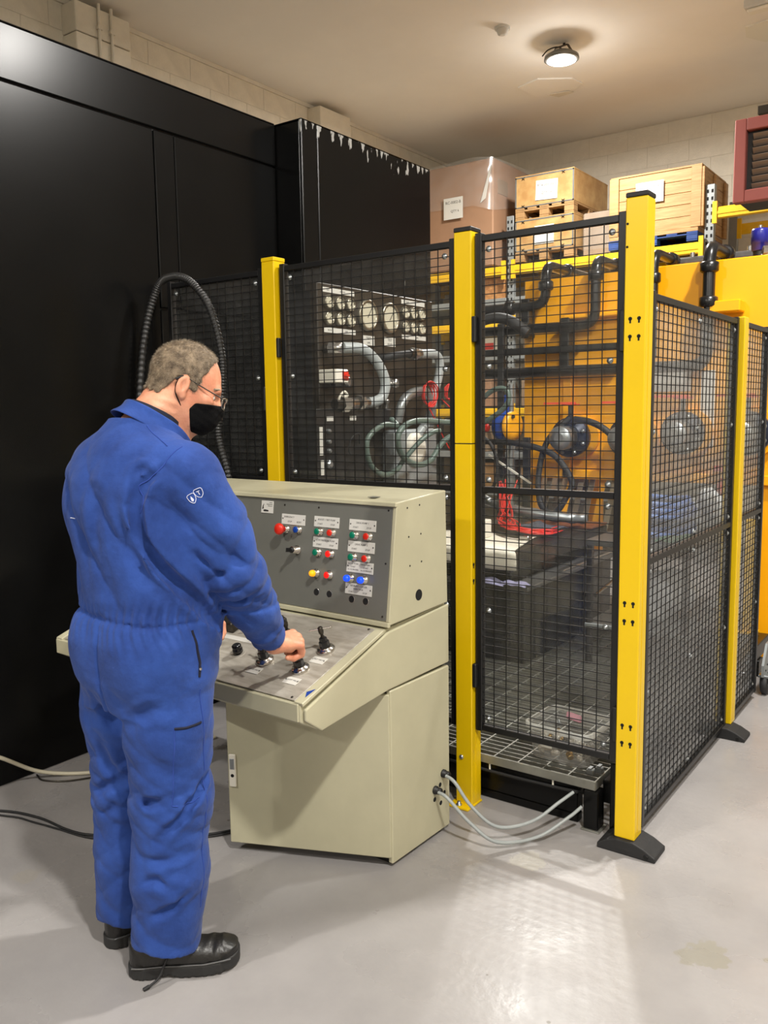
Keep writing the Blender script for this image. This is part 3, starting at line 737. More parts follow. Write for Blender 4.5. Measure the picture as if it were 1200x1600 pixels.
Un = UM.to_3x3() @ V(0, 0, 1); Dn = DM.to_3x3() @ V(0, 0, 1)
for x, s_ in ((-.02 - .012, .36), (-.33, .352), (-.49, .352), (-.57, .018), (-.03, .02), (-.03, .19)):
    MB().lathe([(.0035, .004), (.003, .0055)], UM @ V(x, s_, 0), Un, n=8).build('screw', MT['darksteel'], con)
# engraved name plates
def plate(x, s_, w, h, lines, label=None):
    p = MB().bbox(x - w / 2, x + w / 2, s_ - h / 2, s_ + h / 2, .004, .0058, .0005, M=UM).build('name_plate', MT['paper'], con)
    for (tx, sz, px, ps) in lines:
        link('lettering', text_mesh(tx, sz, MT['ink'], UM @ Matrix.Translation((x + px, s_ + ps, .0058))), p)
    for sx in (-1, 1): MB().lathe([(.0028, .0058), (.0022, .0066)], UM @ V(x + sx * (w / 2 - .006), s_ + .002, 0), Un, n=8).build('rivet', MT['darksteel'], p)
    return p
PW, PH = .112, .036
plate(-.444, .303, PW, PH, [('EMERGENCY', .0085, -.02, .008), ('STOP', .0085, -.016, -.008), ('RESET', .0085, .028, -.008)])
plate(-.290, .305, PW, PH, [('BOOST / TEST PUMP', .0085, 0, .007), ('START', .008, -.028, -.008), ('STOP', .008, .028, -.008)])
plate(-.134, .305, PW, PH, [('DRIVE PUMP 1', .0085, 0, .007), ('START', .008, -.028, -.008), ('STOP', .008, .028, -.008)])
plate(-.290, .235, PW, PH, [('LOW PRESSURE PUMP', .0085, 0, .007), ('START', .008, -.028, -.008), ('STOP', .008, .028, -.008)])
plate(-.134, .234, PW, PH, [('DRIVE PUMP 2', .0085, 0, .007), ('START', .008, -.028, -.008), ('STOP', .008, .028, -.008)])
plate(-.134, .167, PW, PH, [('BOOST PUMP', .0072, -.028, .010), ('DRIVE PUMP 1', .0072, .026, .010), ('START', .0068, -.028, 0), ('START', .0068, .026, 0), ('OIL OK PROCEED', .0058, -.028, -.009), ('OIL OK PROCEED', .0058, .027, -.009)])
plate(-.134, .095, PW, PH, [('AIR BLAST COOLER', .0082, 0, .010), ('MAIN TANK', .0076, 0, 0), ('START', .0076, -.03, -.010), ('STOP', .0076, .028, -.010)])
# maker's plate with a small emblem
mkp = MB().bbox(-.605, -.545, .318, .362, .004, .0058, .0005, M=UM).build('maker_plate', MT['paper'], con)
em = MB()
em.prism([(-.6, .331, .0059), (-.598, .342, .0059), (-.591, .352, .0059), (-.594, .341, .0059), (-.592, .334, .0059)], (0, 0, .0004), M=UM)
em.prism([(-.594, .327, .0059), (-.588, .331, .0059), (-.568, .329, .0059), (-.568, .324, .0059), (-.59, .323, .0059)], (0, 0, .0004), M=UM)
em.build('emblem', MT['ink'], mkp)
ln_ = MB()
for k, (a, b) in enumerate(((.565, .551), (.578, .550), (.572, .550))): ln_.box(-a, -b, .3545 - k * .006, .3565 - k * .006, .0059, .0063, M=UM)
ln_.build('print_lines', MT['panel_grey'], mkp)
# push buttons: chrome collar with a coloured cap
MT['redlit'] = mat('lit_red_lens', srgb(220, 20, 20), .25, emit=(1, .03, .02), es=.35)
MT['amber'] = mat('lit_amber_lens', srgb(250, 170, 10), .25, emit=(1, .42, .01), es=.55)
MT['bluelit'] = mat('lit_blue_lens', srgb(10, 60, 240), .2, emit=(.01, .08, 1), es=.8)
def button(x, s_, m, label, kind='flat'):
    c = UM @ V(x, s_, .004)
    k = MB().lathe([(.0155, 0), (.0155, .004), (.0125, .005), (.0125, .016), (.011, .017)], c, Un, n=20).build('button_collar', MT['chrome'], con)
    if kind == 'flat':
        b = MB().lathe([(.0112, .014), (.0112, .019), (.009, .0205), (.002, .0205)], c, Un, n=20)
    elif kind == 'dome':
        b = MB().lathe([(.0112, .014), (.0112, .024), (.0095, .029), (.005, .032), (.001, .033)], c, Un, n=20)
    else:
        b = MB().lathe([(.010, .014), (.010, .030), (.019, .032), (.0205, .037), (.0195, .043), (.014, .0465), (.002, .048)], c, Un, n=24)
    o = b.build('button_cap', m, k); o['label'] = label
    return k
button(-.474, .268, MT['red'], 'red emergency-stop mushroom cap', 'mush')
button(-.416, .270, MT['bluep'], 'blue reset cap')
for (x, s_, m, l) in ((-.318, .271, 'green', 'green start cap'), (-.261, .271, 'red', 'red stop cap'), (-.162, .271, 'green', 'green start cap'), (-.105, .271, 'red', 'red stop cap'),
                      (-.320, .200, 'green', 'green start cap'), (-.262, .200, 'redlit', 'glowing red stop cap'), (-.163, .199, 'green', 'green start cap'), (-.106, .199, 'red', 'red stop cap')):
    button(x, s_, MT[m], l)
button(-.322, .129, MT['amber'], 'glowing amber lamp lens', 'dome'); button(-.262, .129, MT['redlit'], 'red lamp lens', 'flat')
button(-.170, .129, MT['bluelit'], 'glowing blue lamp lens', 'dome'); button(-.112, .129, MT['bluelit'], 'glowing blue lamp lens', 'dome')
# key switch
kc = UM @ V(-.416, .200, .004)
ks = MB().lathe([(.0155, 0), (.0155, .004), (.0125, .005), (.0125, .028), (.011, .029)], kc, Un, n=20).build('key_switch', MT['chrome'], con)
MB().lathe([(.010, .028), (.010, .034), (.003, .035)], kc, Un, n=14).build('key_barrel', MT['black'], ks)
MB().bbox(-.416 - .0015, -.416 + .0015, .193, .207, .036, .062, .0005, M=UM).build('key', MT['black'], ks)
for (x, s_) in ((-.317, .065), (-.259, .065), (-.161, .060), (-.102, .060)):
    h = MB().lathe([(.0112, .0042), (.0112, .0046)], UM @ V(x, s_, 0), Un, n=18).build('empty_hole', MT['void'], con)
    MB().lathe([(.0125, .0040), (.0118, .0044)], UM @ V(x, s_, 0), Un, n=18).build('hole_edge', MT['steel'], h)
# right side: holes
def side_hole(y, z, r): MB().cyl((-.001, y, z), (.0006, y, z), r, 16).build('hole', MT['void'], con)
for (y, z) in ((.106, 1.183), (.174, 1.186), (.112, 1.088), (.180, 1.090), (.117, .992), (.182, .997)): side_hole(y, z, .0032)
side_hole(.165, .887, .019)
for (y, z) in ((.309, .145), (.249, .142), (.287, .115), (.283, .183)): side_hole(y, z, .0085)
for (y, z) in ((.301, .219), (.25, .177)):
    MB().lathe([(.015, 0), (.015, .008), (.012, .009), (.013, .022), (.010, .028), (.006, .03)], (0, y, z), (1, 0, 0), n=10).build('cable_gland', MT['black'], con)
# the pedestal door stands ajar, hinged at the right
Ra = Matrix.Translation((-.004, .002, 0)) @ Matrix.Rotation(math.radians(24.9), 4, 'Z')
dr = MB().bbox(-.563, 0, -.006, .012, .035, .590, .003, M=Ra).build('door', E_, con)
hd = MB().bbox(-.556, -.532, -.014, -.006, .238, .352, .002, M=Ra).build('handle', MT['white'], dr)
MB().bbox(-.552, -.536, -.0155, -.0135, .30, .338, .001, M=Ra).build('latch', MT['zinc'], hd)
MB().cyl(Ra @ V(-.544, -.014, .278), Ra @ V(-.544, -.0148, .278), .006, 12).build('keyhole', MT['void'], hd)
MB().bbox(-.30, -.27, -.0065, -.006, .555, .567, .0002, M=Ra).build('latch_slot', MT['panel_grey'], dr)

# ---- valves on the desk
MT['tbar'] = mat('bright_tee_bar', srgb(205, 200, 192), .25, .9)
def valve(x, s_, ang, name_label, bar='tbar', hb=.078, tilt=0.0, blen=.072, br=.0032):
    c = DM @ V(x, s_, .003)
    fl = MB().lathe([(.029, 0), (.030, .006), (.026, .011), (.020, .013), (.019, .016)], c, Dn, n=28).build('valve_flange', MT['chrome'], con)
    fl['label'] = name_label
    MB().lathe([(.018, .015), (.0165, .018), (.0165, .034), (.0125, .036), (.0125, .046), (.009, .048)], c, Dn, n=6, smooth=False).build('valve_body', MT['blackgloss'], fl)
    MB().lathe([(.006, .046), (.005, .06), (.0075, .062), (.0085, .068), (.0085, hb + .004), (.006, hb + .007)], c, Dn, n=12).build('valve_stem', MT['darksteel'], fl)
    d = DM.to_3x3() @ V(math.cos(ang), math.sin(ang), tilt).normalized()
    m_ = c + Dn * hb
    MB().cyl(m_ - d * blen / 2, m_ + d * blen / 2, br, 8).build('tee_handle', MT[bar], fl)
    return fl
def vlabel(x, s_, tx):
    p = MB().bbox(x - .027, x + .027, s_ - .016, s_ + .016, .003, .0045, .0004, M=DM).build('valve_label', MT['paper'], con)
    link('lettering', text_mesh(tx, .0085, MT['ink'], DM @ Matrix.Translation((x, s_ + .002, .0045))), p)
    for sx in (-1, 1): MB().lathe([(.0022, .0045), (.0018, .005)], DM @ V(x + sx * .023, s_, 0), Dn, n=6).build('rivet', MT['darksteel'], p)
valve(-.123, .252, .62, 'valve with a bright tee handle'); vlabel(-.110, .198, 'TEST VALVE')
valve(-.134, .140, 1.9, 'valve held by the hand', hb=.07); vlabel(-.120, .083, 'BOOST VALVE')
valve(-.285, .139, -.25, 'valve beside the sleeve', hb=.07); vlabel(-.285, .088, 'DRIVE VALVE')
valve(-.275, .252, -.6, 'valve with a dark tee handle', 'darksteel', .086, .12, .066, .006)
valve(-.42, .252, .5, 'valve behind the sleeve')
# small round knobs and long label strips further left
def knob(x, s_):
    c = DM @ V(x, s_, .003)
    k = MB().lathe([(.010, 0), (.009, .006), (.0165, .008), (.0165, .02), (.0145, .022), (.0155, .026), (.0155, .032), (.012, .035)], c, Dn, n=22).build('knob', MT['blackgloss'], con)
    MB().lathe([(.022, 0), (.021, .0015)], c, Dn, n=22).build('knob_scale', MT['desk_metal'], k)
for x, s_ in ((-.411, .145), (-.53, .15), (-.66, .15), (-.9, .15)): knob(x, s_)
for (x0, x1, s0, s1) in ((-.56, -.41, .205, .226), (-.60, -.44, .30, .325), (-.95, -.65, .20, .226)):
    MB().bbox(x0, x1, s0, s1, .003, .0045, .0004, M=DM).build('label_strip', MT['paper'], con)
for (x0, x1, s0, s1) in ((-.60, -.53, .235, .285), (-.60, -.5, .335, .38)):
    MB().bbox(x0, x1, s0, s1, .003, .04, .004, M=DM).build('switch_block', MT['darksteel'], con)

# grey cables from the console to the machine base
for i, (lab, pts) in enumerate((('upper grey cable looping from the console to the machine base', [(-1.50, 2.435, .219), (-1.46, 2.43, .205), (-1.40, 2.44, .13), (-1.32, 2.48, .062), (-1.24, 2.58, .062), (-1.18, 2.68, .11), (-1.15, 2.73, .135)]),
                                ('lower grey cable looping from the console to the machine base', [(-1.50, 2.385, .177), (-1.46, 2.38, .168), (-1.38, 2.40, .09), (-1.30, 2.44, .030), (-1.21, 2.56, .022), (-1.14, 2.66, .07), (-1.105, 2.70, .105)]))):
    t = thing('cable', lab, 'cable', (-1.3, 2.5, 0), 0, 'grey cables beside the console')
    MB().tube(pts, .0062, 8, k=8).build('sheath', MT['greyhose'], t, world=True)
# cables on the floor at the left
MT['creamcable'] = mat('cream_cable', srgb(205, 198, 176), .5)
t = thing('cable', 'cream cable drooping to the floor along the black enclosure', 'cable', (-3.0, 1.95, 0))
MB().tube([(-3.185, -.6, .55), (-3.185, .4, .52), (-3.185, 1.2, .38), (-3.19, 1.60, .22), (-3.17, 1.74, .14), (-3.14, 1.87, .045), (-3.08, 1.96, .012), (-2.98, 2.05, .009), (-2.88, 2.18, .009), (-2.85, 2.6, .009)], .008, 8).build('sheath', MT['creamcable'], t, world=True)
t = thing('cable', 'thin black cable lying on the floor from the left edge past his feet', 'cable', (-2.6, 1.7, 0))
MB().tube([(-3.15, -.4, .006), (-3.17, .8, .006), (-3.15, 1.5, .006), (-2.99, 1.635, .006), (-2.82, 1.685, .006), (-2.65, 1.69, .006), (-2.547, 1.713, .006), (-2.4, 1.80, .006), (-2.2, 1.95, .006), (-2.13, 2.1, .006), (-2.14, 2.4, .006)], .0048, 6).build('sheath', MT['rubber'], t, world=True)
t = thing('cable', 'second thin black cable on the floor, running beside the first', 'cable', (-2.6, 1.66, 0))
MB().tube([(-3.13, -.4, .006), (-3.14, .9, .006), (-3.1, 1.5, .006), (-2.93, 1.625, .006), (-2.80, 1.655, .006), (-2.68, 1.675, .006), (-2.53, 1.70, .006), (-2.4, 1.77, .006), (-2.2, 1.925, .006), (-2.12, 2.07, .006), (-2.12, 2.3, .006)], .0035, 6).build('sheath', MT['rubber'], t, world=True)
t = thing('cable', 'thin grey wire lying on the floor below the cream cable', 'cable', (-3.0, 1.9, 0))
MB().tube([(-3.17, 1.9, .006), (-3.1, 1.885, .006), (-3.0, 1.95, .006), (-2.93, 2.1, .006), (-2.93, 2.4, .006)], .0035, 6).build('sheath', MT['darksteel'], t, world=True)

# ================================================================== machine base and grating platform
GZ = .185
pf = thing('grating_platform', 'galvanised bar grating platform inside the gate', 'platform', (-1.9, 3.9, 0))
def pw(name, m, x0, x1, y0, y1, z0, z1, b=.002): return MB().bbox(x0, x1, y0, y1, z0, z1, b).build(name, m, pf, world=True)
pw('edge_bar', MT['galv'], -2.72, -1.075, 2.745, 2.752, GZ - .034, GZ)
pw('edge_bar', MT['galv'], -1.081, -1.075, 2.752, 5.15, GZ - .034, GZ, .001)
gm = MB().box(-.0028, .0028, 2.752, 5.15, GZ - .03, GZ - .0005).mesh('bearing_bar', MT['galv'])
for k in range(16):
    o = link('bearing_bar', gm, pf); o.location = WM[pf].inverted() @ V(-1.18 - k * .1, 0, 0)
gr_ = MB().box(-2.72, -1.081, -.002, .002, GZ - .014, GZ - .001).mesh('cross_rod', MT['galv'])
for k in range(68):
    o = link('cross_rod', gr_, pf); o.location = WM[pf].inverted() @ V(0, 2.785 + k * .0345, 0)
bs = thing('machine_base', 'black steel base frame under the grating, beside the grey cables', 'base frame', (-1.1, 2.8, 0))
def bw(name, x0, x1, y0, y1, z0, z1, m=None, b=.004): return MB().bbox(x0, x1, y0, y1, z0, z1, b).build(name, m or MT['black_paint'], bs, world=True)
bw('front_beam', -2.72, -1.15, 2.77, 2.82, .035, .118)
bw('front_channel', -2.72, -1.12, 2.758, 2.80, .122, .150)
bw('corner_leg', -1.118, -1.062, 2.742, 2.80, 0.006, .148)
bw('leg_plate', -1.125, -1.055, 2.735, 2.81, 0, .006, MT['galv'], .001)
bw('side_beam', -1.07, -1.0, 2.80, 5.2, .09, .175)
bw('side_leg', -1.05, -.99, 2.86, 2.93, 0, .09); bw('side_leg', -1.05, -.99, 4.9, 5.0, 0, .09)
bw('rear_leg', -2.7, -2.64, 5.05, 5.12, 0, .148); bw('side_leg', -2.70, -2.62, 2.78, 2.84, 0, .036)
bw('floor_rail', -2.72, -1.15, 2.775, 2.815, .0, .034)
bw('far_beam', -2.7, -1.07, 4.3, 4.36, .06, .15)
bw('corner_post', -1.03, -.99, 2.765, 2.80, 0, .26)
for x in (-1.50, -1.24): MB().bbox(x - .003, x + .003, 2.752, 2.7575, .118, GZ - .028, .001).build('cable_tie', MT['white'], bs, world=True)
MB().tube([(-2.0, 2.762, .125), (-1.5, 2.752, .121), (-1.24, 2.752, .125), (-1.14, 2.742, .133)], .006, 6).build('tied_cable', MT['rubber'], bs, world=True)

# clear tub full of fittings
MT['tub'] = clear_mat('clear_tub_plastic', (.97, .97, .96), 1.4, .12, .13, (.97, .96, .92))
tb = thing('plastic_tub', 'clear plastic tub of metal fittings standing on the grating', 'tub', (-1.25, 2.92, GZ), math.radians(-3))
TW, TD, TH = .128, .115, .138
def rr(w, d, z, r=.035, n=5):
    out = []
    for (sx, sy, a0) in ((1, 1, 0), (-1, 1, 90), (-1, -1, 180), (1, -1, 270)):
        for i in range(n + 1):
            a = math.radians(a0 + 90 * i / n); out.append((sx * (w - r) + r * math.cos(a), sy * (d - r) + r * math.sin(a), z))
    return out
rings = [rr(TW - .018, TD - .018, .002), rr(TW - .016, TD - .016, .004), rr(TW - .004, TD - .004, TH - .02), rr(TW, TD, TH - .018), rr(TW, TD, TH)]
k_ = len(rings[0]); mb = MB()
mb.add([p for r in rings for p in r], [(a * k_ + i, a * k_ + (i + 1) % k_, (a + 1) * k_ + (i + 1) % k_, (a + 1) * k_ + i) for a in range(4) for i in range(k_)] + [tuple(range(k_ - 1, -1, -1))], True)
mb.build('tub_wall', MT['tub'], tb)
rim = MB()
ro, ri = rr(TW + .006, TD + .006, TH), rr(TW - .001, TD - .001, TH)
ro2 = [(x, y, z - .02) for x, y, z in ro]
rim.add(ro + ri + ro2, [(i, (i + 1) % k_, k_ + (i + 1) % k_, k_ + i) for i in range(k_)] + [(2 * k_ + i, 2 * k_ + (i + 1) % k_, (i + 1) % k_, i) for i in range(k_)], True)
rim.build('rim', clear_mat('milky_rim_plastic', (.95, .95, .93), 1.45, .15, .55, (.9, .89, .84)), tb)
rng = random.Random(3)
MT['fitsteel'] = mat('fitting_steel', srgb(214, 210, 202), .35, .35)
MT['brass'] = mat('brass', srgb(170, 140, 80), .3, .9)
fit_i = 0
for lay in range(3):
    for ix in range(4):
        for iy in range(3):
            x = -.078 + ix * .052 + rng.uniform(-.008, .008); y = -.066 + iy * .064 + rng.uniform(-.008, .008); z = .024 + lay * .030 + rng.uniform(-.003, .003)
            p = WM[tb] @ V(x, y, z)
            if lay == 2 and rng.random() < .45: continue
            d = Vector((rng.uniform(-1, 1), rng.uniform(-1, 1), rng.uniform(-.5, .5))).normalized()
            r = rng.uniform(.010, .0155); L_ = rng.uniform(.022, .034)
            m_ = MT[rng.choice(['fitsteel', 'zinc', 'fitsteel', 'darksteel', 'fitsteel', 'brass'])]
            t = thing('pipe_fitting', 'small metal pipe fitting lying in the clear plastic tub', 'fitting', p, 0, 'metal fittings in the clear tub')
            MB().lathe([(r * .55, -L_ / 2), (r * .8, -L_ / 2), (r * .8, -L_ * .15), (r * .6, -L_ * .13)], (0, 0, 0), d, n=10).build('threaded_end', m_, t)
            MB().lathe([(r, -L_ * .15), (r, L_ * .2)], (0, 0, 0), d, n=6, smooth=False).build('hex_nut', m_, t)
            MB().lathe([(r * .62, L_ * .2), (r * .62, L_ / 2), (r * .4, L_ / 2)], (0, 0, 0), d, n=10).build('collar', m_, t)
MB().bbox(-.06, -.015, -.113, -.111, .055, .10, .0003).build('tub_label', MT['paper'], tb)
MT['pinkp'] = mat('pink_packet', srgb(176, 120, 132), .6)
t = MB().bbox(-.03, .03, -.02, .025, 0, .012, .005).build('packet', MT['pinkp']); t.location = WM[tb] @ V(-.01, .055, .122); t.rotation_euler = (.2, .3, .4); tag(t, 'pink packet on top of the fittings in the tub', 'packet')
for i, (x, y) in enumerate(((-1.115, 2.80), (-1.095, 2.835))):
    t = MB().bbox(-.014, .014, -.011, .011, 0, .02, .003).box(-.006, .006, -.012, .012, .02, .026).build('clip_block', MT['zinc']); t.location = (x, y, GZ); tag(t, ['bright metal clip on the grating corner, nearer the gate', 'bright metal clip on the grating corner, behind the other clip'][i], 'clip', 'metal clips on the grating')

# ================================================================== black test bench with white cover
bn = thing('test_bench', 'black steel test bench with a raised slab top behind the gate', 'bench', (-2.3, 4.4, GZ))
def nb(name, m, x0, x1, y0, y1, z0, z1, b=.006): return MB().bbox(x0, x1, y0, y1, z0, z1, b).build(name, m, bn, world=True)
MT['benchblack'] = mat('bench_black', srgb(40, 40, 41), .4, .2, var=.2, vs=5)
MT['benchgrey'] = mat('bench_grey', srgb(92, 92, 92), .4, .3, var=.15, vs=5)
nb('base_block', MT['benchblack'], -2.7, -1.90, 3.86, 5.05, GZ, .575)
nb('ledge', MT['benchgrey'], -2.72, -1.87, 3.83, 5.08, .575, .597, .004)
nb('riser', MT['black'], -2.7, -2.0, 3.9, 5.0, .597, .665)
nb('slab', MT['benchblack'], -2.7, -1.945, 3.81, 5.10, .665, .768, .012)
nb('recess_shade', MT['void'], -1.899, -1.894, 3.98, 4.55, .19, .38, .001)  # flat black sheet painted as the shade of an open recess
nb('side_channel', MT['benchgrey'], -1.9, -1.86, 4.6, 4.66, .19, .57)
MB().tube([(-1.80, 4.55, .43), (-1.80, 4.7, .45), (-1.82, 5.0, .47)], .012, 8).build('side_pipe', MT['steel'], bn, world=True)
MB().lathe([(.022, 0), (.026, .01), (.026, .04), (.018, .05)], (-1.89, 4.62, .42), (1, -.3, 0), n=12).build('gauge_port', MT['chrome'], bn, world=True)
MB().bar((-1.90, 4.3, .605), (-1.90, 5.05, .605), .03, .012).build('bright_rail', MT['steel'], bn, world=True)
for y in (4.0, 4.25, 4.55, 4.8): MB().cyl((-1.945, y, .715), (-1.943, y, .715), .011, 10).build('rusty_hole', MT['brownboard'], bn, world=True)
# white cover sheet, draped over the front edge
MT['cloth'] = mat('white_cover', srgb(232, 226, 210), .8, bump=.2, bs=40)
cv = MB(); nx, ny = 16, 14; g = []
for j in range(ny):
    for i in range(nx):
        x = -2.62 + (.665 + .04 * (j < 5)) * i / (nx - 1)
        v = j / (ny - 1)
        if j < 5: y, z = 3.796 - .002 * j, .70 + .075 * j / 4 - .02 * (i / nx) * (j == 0)
        else:
            y = 3.80 + (j - 4) * .058; z = .775
            x = min(x, -1.96 - .015 * (j - 5) * (i / nx))
        z += .004 * math.sin(i * .9 + j * .7); g.append((x, y - .004 * abs(math.sin(i * 1.3)), z))
cv.add(g, [(j * nx + i, j * nx + i + 1, (j + 1) * nx + i + 1, (j + 1) * nx + i) for j in range(ny - 1) for i in range(nx - 1)], True)
o = cv.build('cover_sheet', MT['cloth']); sm = o.modifiers.new('thick', 'SOLIDIFY'); sm.thickness = .003; sm.offset = 1
tag(o, 'white cover sheet draped over the front of the black bench', 'cover')
def rag(label, c, w, d, h, m, seed, rot=0):
    r_ = random.Random(seed); nx, ny = 14, 10; g = []
    ph = [r_.uniform(0, 6) for _ in range(6)]
    for j in range(ny):
        for i in range(nx):
            u, v = i / (nx - 1) * 2 - 1, j / (ny - 1) * 2 - 1
            e = max(0, 1 - (u * u + v * v) * .55)
            z = h * e * (.55 + .45 * math.sin(5 * u + ph[0] + 2 * math.sin(3 * v + ph[1])) * math.cos(4 * v + ph[2])) + .006
            g.append((u * w * (1 + .12 * math.sin(4 * v + ph[3])), v * d * (1 + .12 * math.sin(3 * u + ph[4])), max(.004, z)))
    mb = MB(); mb.add(g, [(j * nx + i, j * nx + i + 1, (j + 1) * nx + i + 1, (j + 1) * nx + i) for j in range(ny - 1) for i in range(nx - 1)], True)
    o = mb.build('cloth', m); o.location = c; o.rotation_euler = (0, 0, rot); s_ = o.modifiers.new('thick', 'SOLIDIFY'); s_.thickness = .003; s_.offset = 1
    tag(o, label, 'cloth'); return o
MT['lilac'] = mat('lilac_wipe', srgb(140, 138, 168), .8)
MT['darkrag'] = mat('dark_rag', srgb(70, 72, 82), .85)
rag('crumpled lilac wipe on the front ledge of the bench', (-2.10, 3.80, .597), .13, .04, .035, MT['lilac'], 4)
rag('second lilac wipe on the bench ledge, nearer its corner', (-1.94, 3.82, .597), .07, .035, .03, MT['lilac'], 9)
rag('dark grey rag lying on the white cover of the bench', (-2.15, 4.55, .778), .13, .1, .05, MT['darkrag'], 5)
# things lying on the bench
t = thing('connector_box', 'pale grey stepped connector box on the white cover', 'box', (-2.33, 4.12, .782))
MB().bbox(-.07, .07, -.05, .05, 0, .10, .005).build('lower_block', MT['white'], t); MB().bbox(-.07, .02, -.04, .04, .10, .14, .005).build('upper_block', MT['white'], t)
MT['redwire'] = mat('red_wire', srgb(206, 40, 30), .4)
t = thing('wire_bundle', 'bundle of red wires lying across the white cover', 'wires', (-2.2, 4.4, .78))
rw = random.Random(11)
for k in range(14):
    j = lambda a: rw.uniform(-a, a)
    MB().tube([(-2.46 + j(.05), 4.72 + j(.06), 1.02 + j(.04)), (-2.40 + j(.04), 4.58 + j(.05), .87 + j(.03)), (-2.29 + j(.05), 4.42 + j(.06), .815 + abs(j(.03))), (-2.14 + j(.06), 4.30 + j(.06), .80 + abs(j(.025))), (-2.03 + j(.04), 4.36 + j(.07), .79 + abs(j(.02))), (-2.02 + j(.03), 4.5 + j(.07), .787 + abs(j(.02)))], .0042, 6).build('wire', MT['redwire'], t, world=True)
t = thing('plier_tool', 'dark tool with long handles lying on the white cover', 'tool', (-2.17, 4.2, .782))
MB().tube([(-.12, .08, .012), (0, 0, .012), (.1, -.02, .012)], .012, 8).build('handle', MT['darksteel'], t)
MB().bbox(.08, .14, -.04, 0, 0, .02, .004).build('jaw', MT['steel'], t)
t = MB().bbox(-.22, .22, -.13, .13, 0, .012, .002).build('rust_plate', mat('rusty_plate', srgb(120, 70, 40), .6, var=.3, vs=9)); t.location = (-2.15, 4.93, .769); tag(t, 'rust-brown plate lying at the far end of the bench', 'plate')
t = thing('foil_hose', 'foil-wrapped hose resting on the bench below the rail', 'hose', (-2.3, 4.75, .79))
MB().tube([(-2.66, 4.75, .93), (-2.45, 4.7, .88), (-2.25, 4.68, .86), (-2.05, 4.72, .84), (-1.97, 4.8, .83)], .03, 10, rf=lambda i: 1 + .12 * math.sin(i * 1.7)).build('hose', MT['zinc'], t, world=True)

# ================================================================== gauge board
gb = thing('gauge_board', 'dark brown pressure gauge board behind the middle mesh panel', 'gauge board', (-2.76, 3.8, .2))
MB().bbox(-2.80, -2.752, 3.29, 4.345, .19, 2.125, .004).build('board', MT['brownboard'], gb, world=True)
MB().bbox(-2.95, -2.80, 3.3, 4.33, .0, 2.09, .004).build('cabinet', MT['black'], gb, world=True)
MT['dial'] = mat('dial_face', srgb(196, 190, 168), .5)
MT['bezel'] = mat('gauge_bezel', srgb(150, 144, 128), .3, .8)
def gauge(y, z, r, ang, big=False):
    c = V(-2.752, y, z)
    k = MB().lathe([(r, 0), (r, .014), (r * .93, .02), (r * (.8 if big else .84), .019), (r * (.8 if big else .84), .012), (.002, .012)], c, (1, 0, 0), n=32).build('gauge', MT['bezel'], gb, world=True)
    MB().lathe([(r * .79, .0125), (r * .78, .0135)], c, (1, 0, 0), n=32).build('dial', MT['dial'], k, world=True)
    d = V(0, math.cos(ang), math.sin(ang)); q = c + V(.016, 0, 0)
    MB().bar(q - d * r * .2, q + d * r * .62, .0025 if not big else .0035, .001, (1, 0, 0)).build('needle', MT['ink'], k, world=True)
    tk = MB()
    for i in range(11):
        a = math.radians(225 - 27 * i); e = V(0, math.cos(a), math.sin(a)); tk.bar(c + V(.0138, 0, 0) + e * r * .64, c + V(.0138, 0, 0) + e * r * .75, .0016, .0005, (1, 0, 0))
    tk.build('dial_marks', MT['ink'], k, world=True)
for i, (y, z) in enumerate([(3.368, 2.035), (3.455, 2.034), (3.542, 2.035), (3.369, 1.956), (3.457, 1.957), (3.543, 1.956), (4.047, 2.037), (4.128, 2.039), (4.212, 2.039), (4.047, 1.96), (4.129, 1.959), (4.213, 1.959)]):
    gauge(y, z, .034, .6 + .12 * (i % 3))
gauge(3.695, 1.995, .083, .95, True); gauge(3.897, 1.995, .083, .9, True)
def gplate(y0, y1, z0, z1, tx=()):
    p = MB().bbox(-2.752, -2.7505, y0, y1, z0, z1, .0004).build('label_plate', MT['paper'], gb, world=True)
    M_ = Matrix(((0, 0, 1, -2.7503), (1, 0, 0, (y0 + y1) / 2), (0, 1, 0, (z0 + z1) / 2), (0, 0, 0, 1)))
    for s, sz, dx, dz in tx:
        me = text_mesh(s, sz, MT['ink'], WM[gb].inverted() @ M_ @ Matrix.Translation((dx, dz, 0))); link('lettering', me, p)
gplate(3.333, 3.589, 2.082, 2.106, [('TEST', .012, -.09, 0), ('CIRCUIT', .012, .03, 0)]); gplate(3.337, 3.594, 1.885, 1.910, [('BOOST', .012, -.08, 0), ('LINE', .012, .05, 0)])
gplate(4.021, 4.26, 2.085, 2.109, [('DRIVE', .012, -.06, 0)]); gplate(4.023, 4.27, 1.892, 1.916, [('FEED', .012, -.07, 0), ('LINE', .012, .03, 0)])
gplate(3.655, 3.759, 1.839, 1.889, [('TEST', .02, 0, .01), ('LINE', .014, 0, -.012)]); gplate(3.851, 3.957, 1.842, 1.891, [('TEST', .02, 0, .01), ('BOOST', .014, 0, -.012)]); gplate(3.35, 3.403, 1.795, 1.819)
# small white switch box
jb = thing('switch_box', 'small white switch box with red rotary handle on the gauge board', 'switch box', (-2.70, 3.34, 1.632))
MB().bbox(-2.751, -2.64, 3.285, 3.385, 1.632, 1.698, .004).build('box_body', MT['white'], jb, world=True)
MB().bbox(-2.64, -2.634, 3.335, 3.38, 1.645, 1.69, .002).build('red_plate', MT['red'], jb, world=True)
MB().bar((-2.628, 3.345, 1.668), (-2.628, 3.372, 1.668), .012, .008).build('handle', MT['red'], jb, world=True)
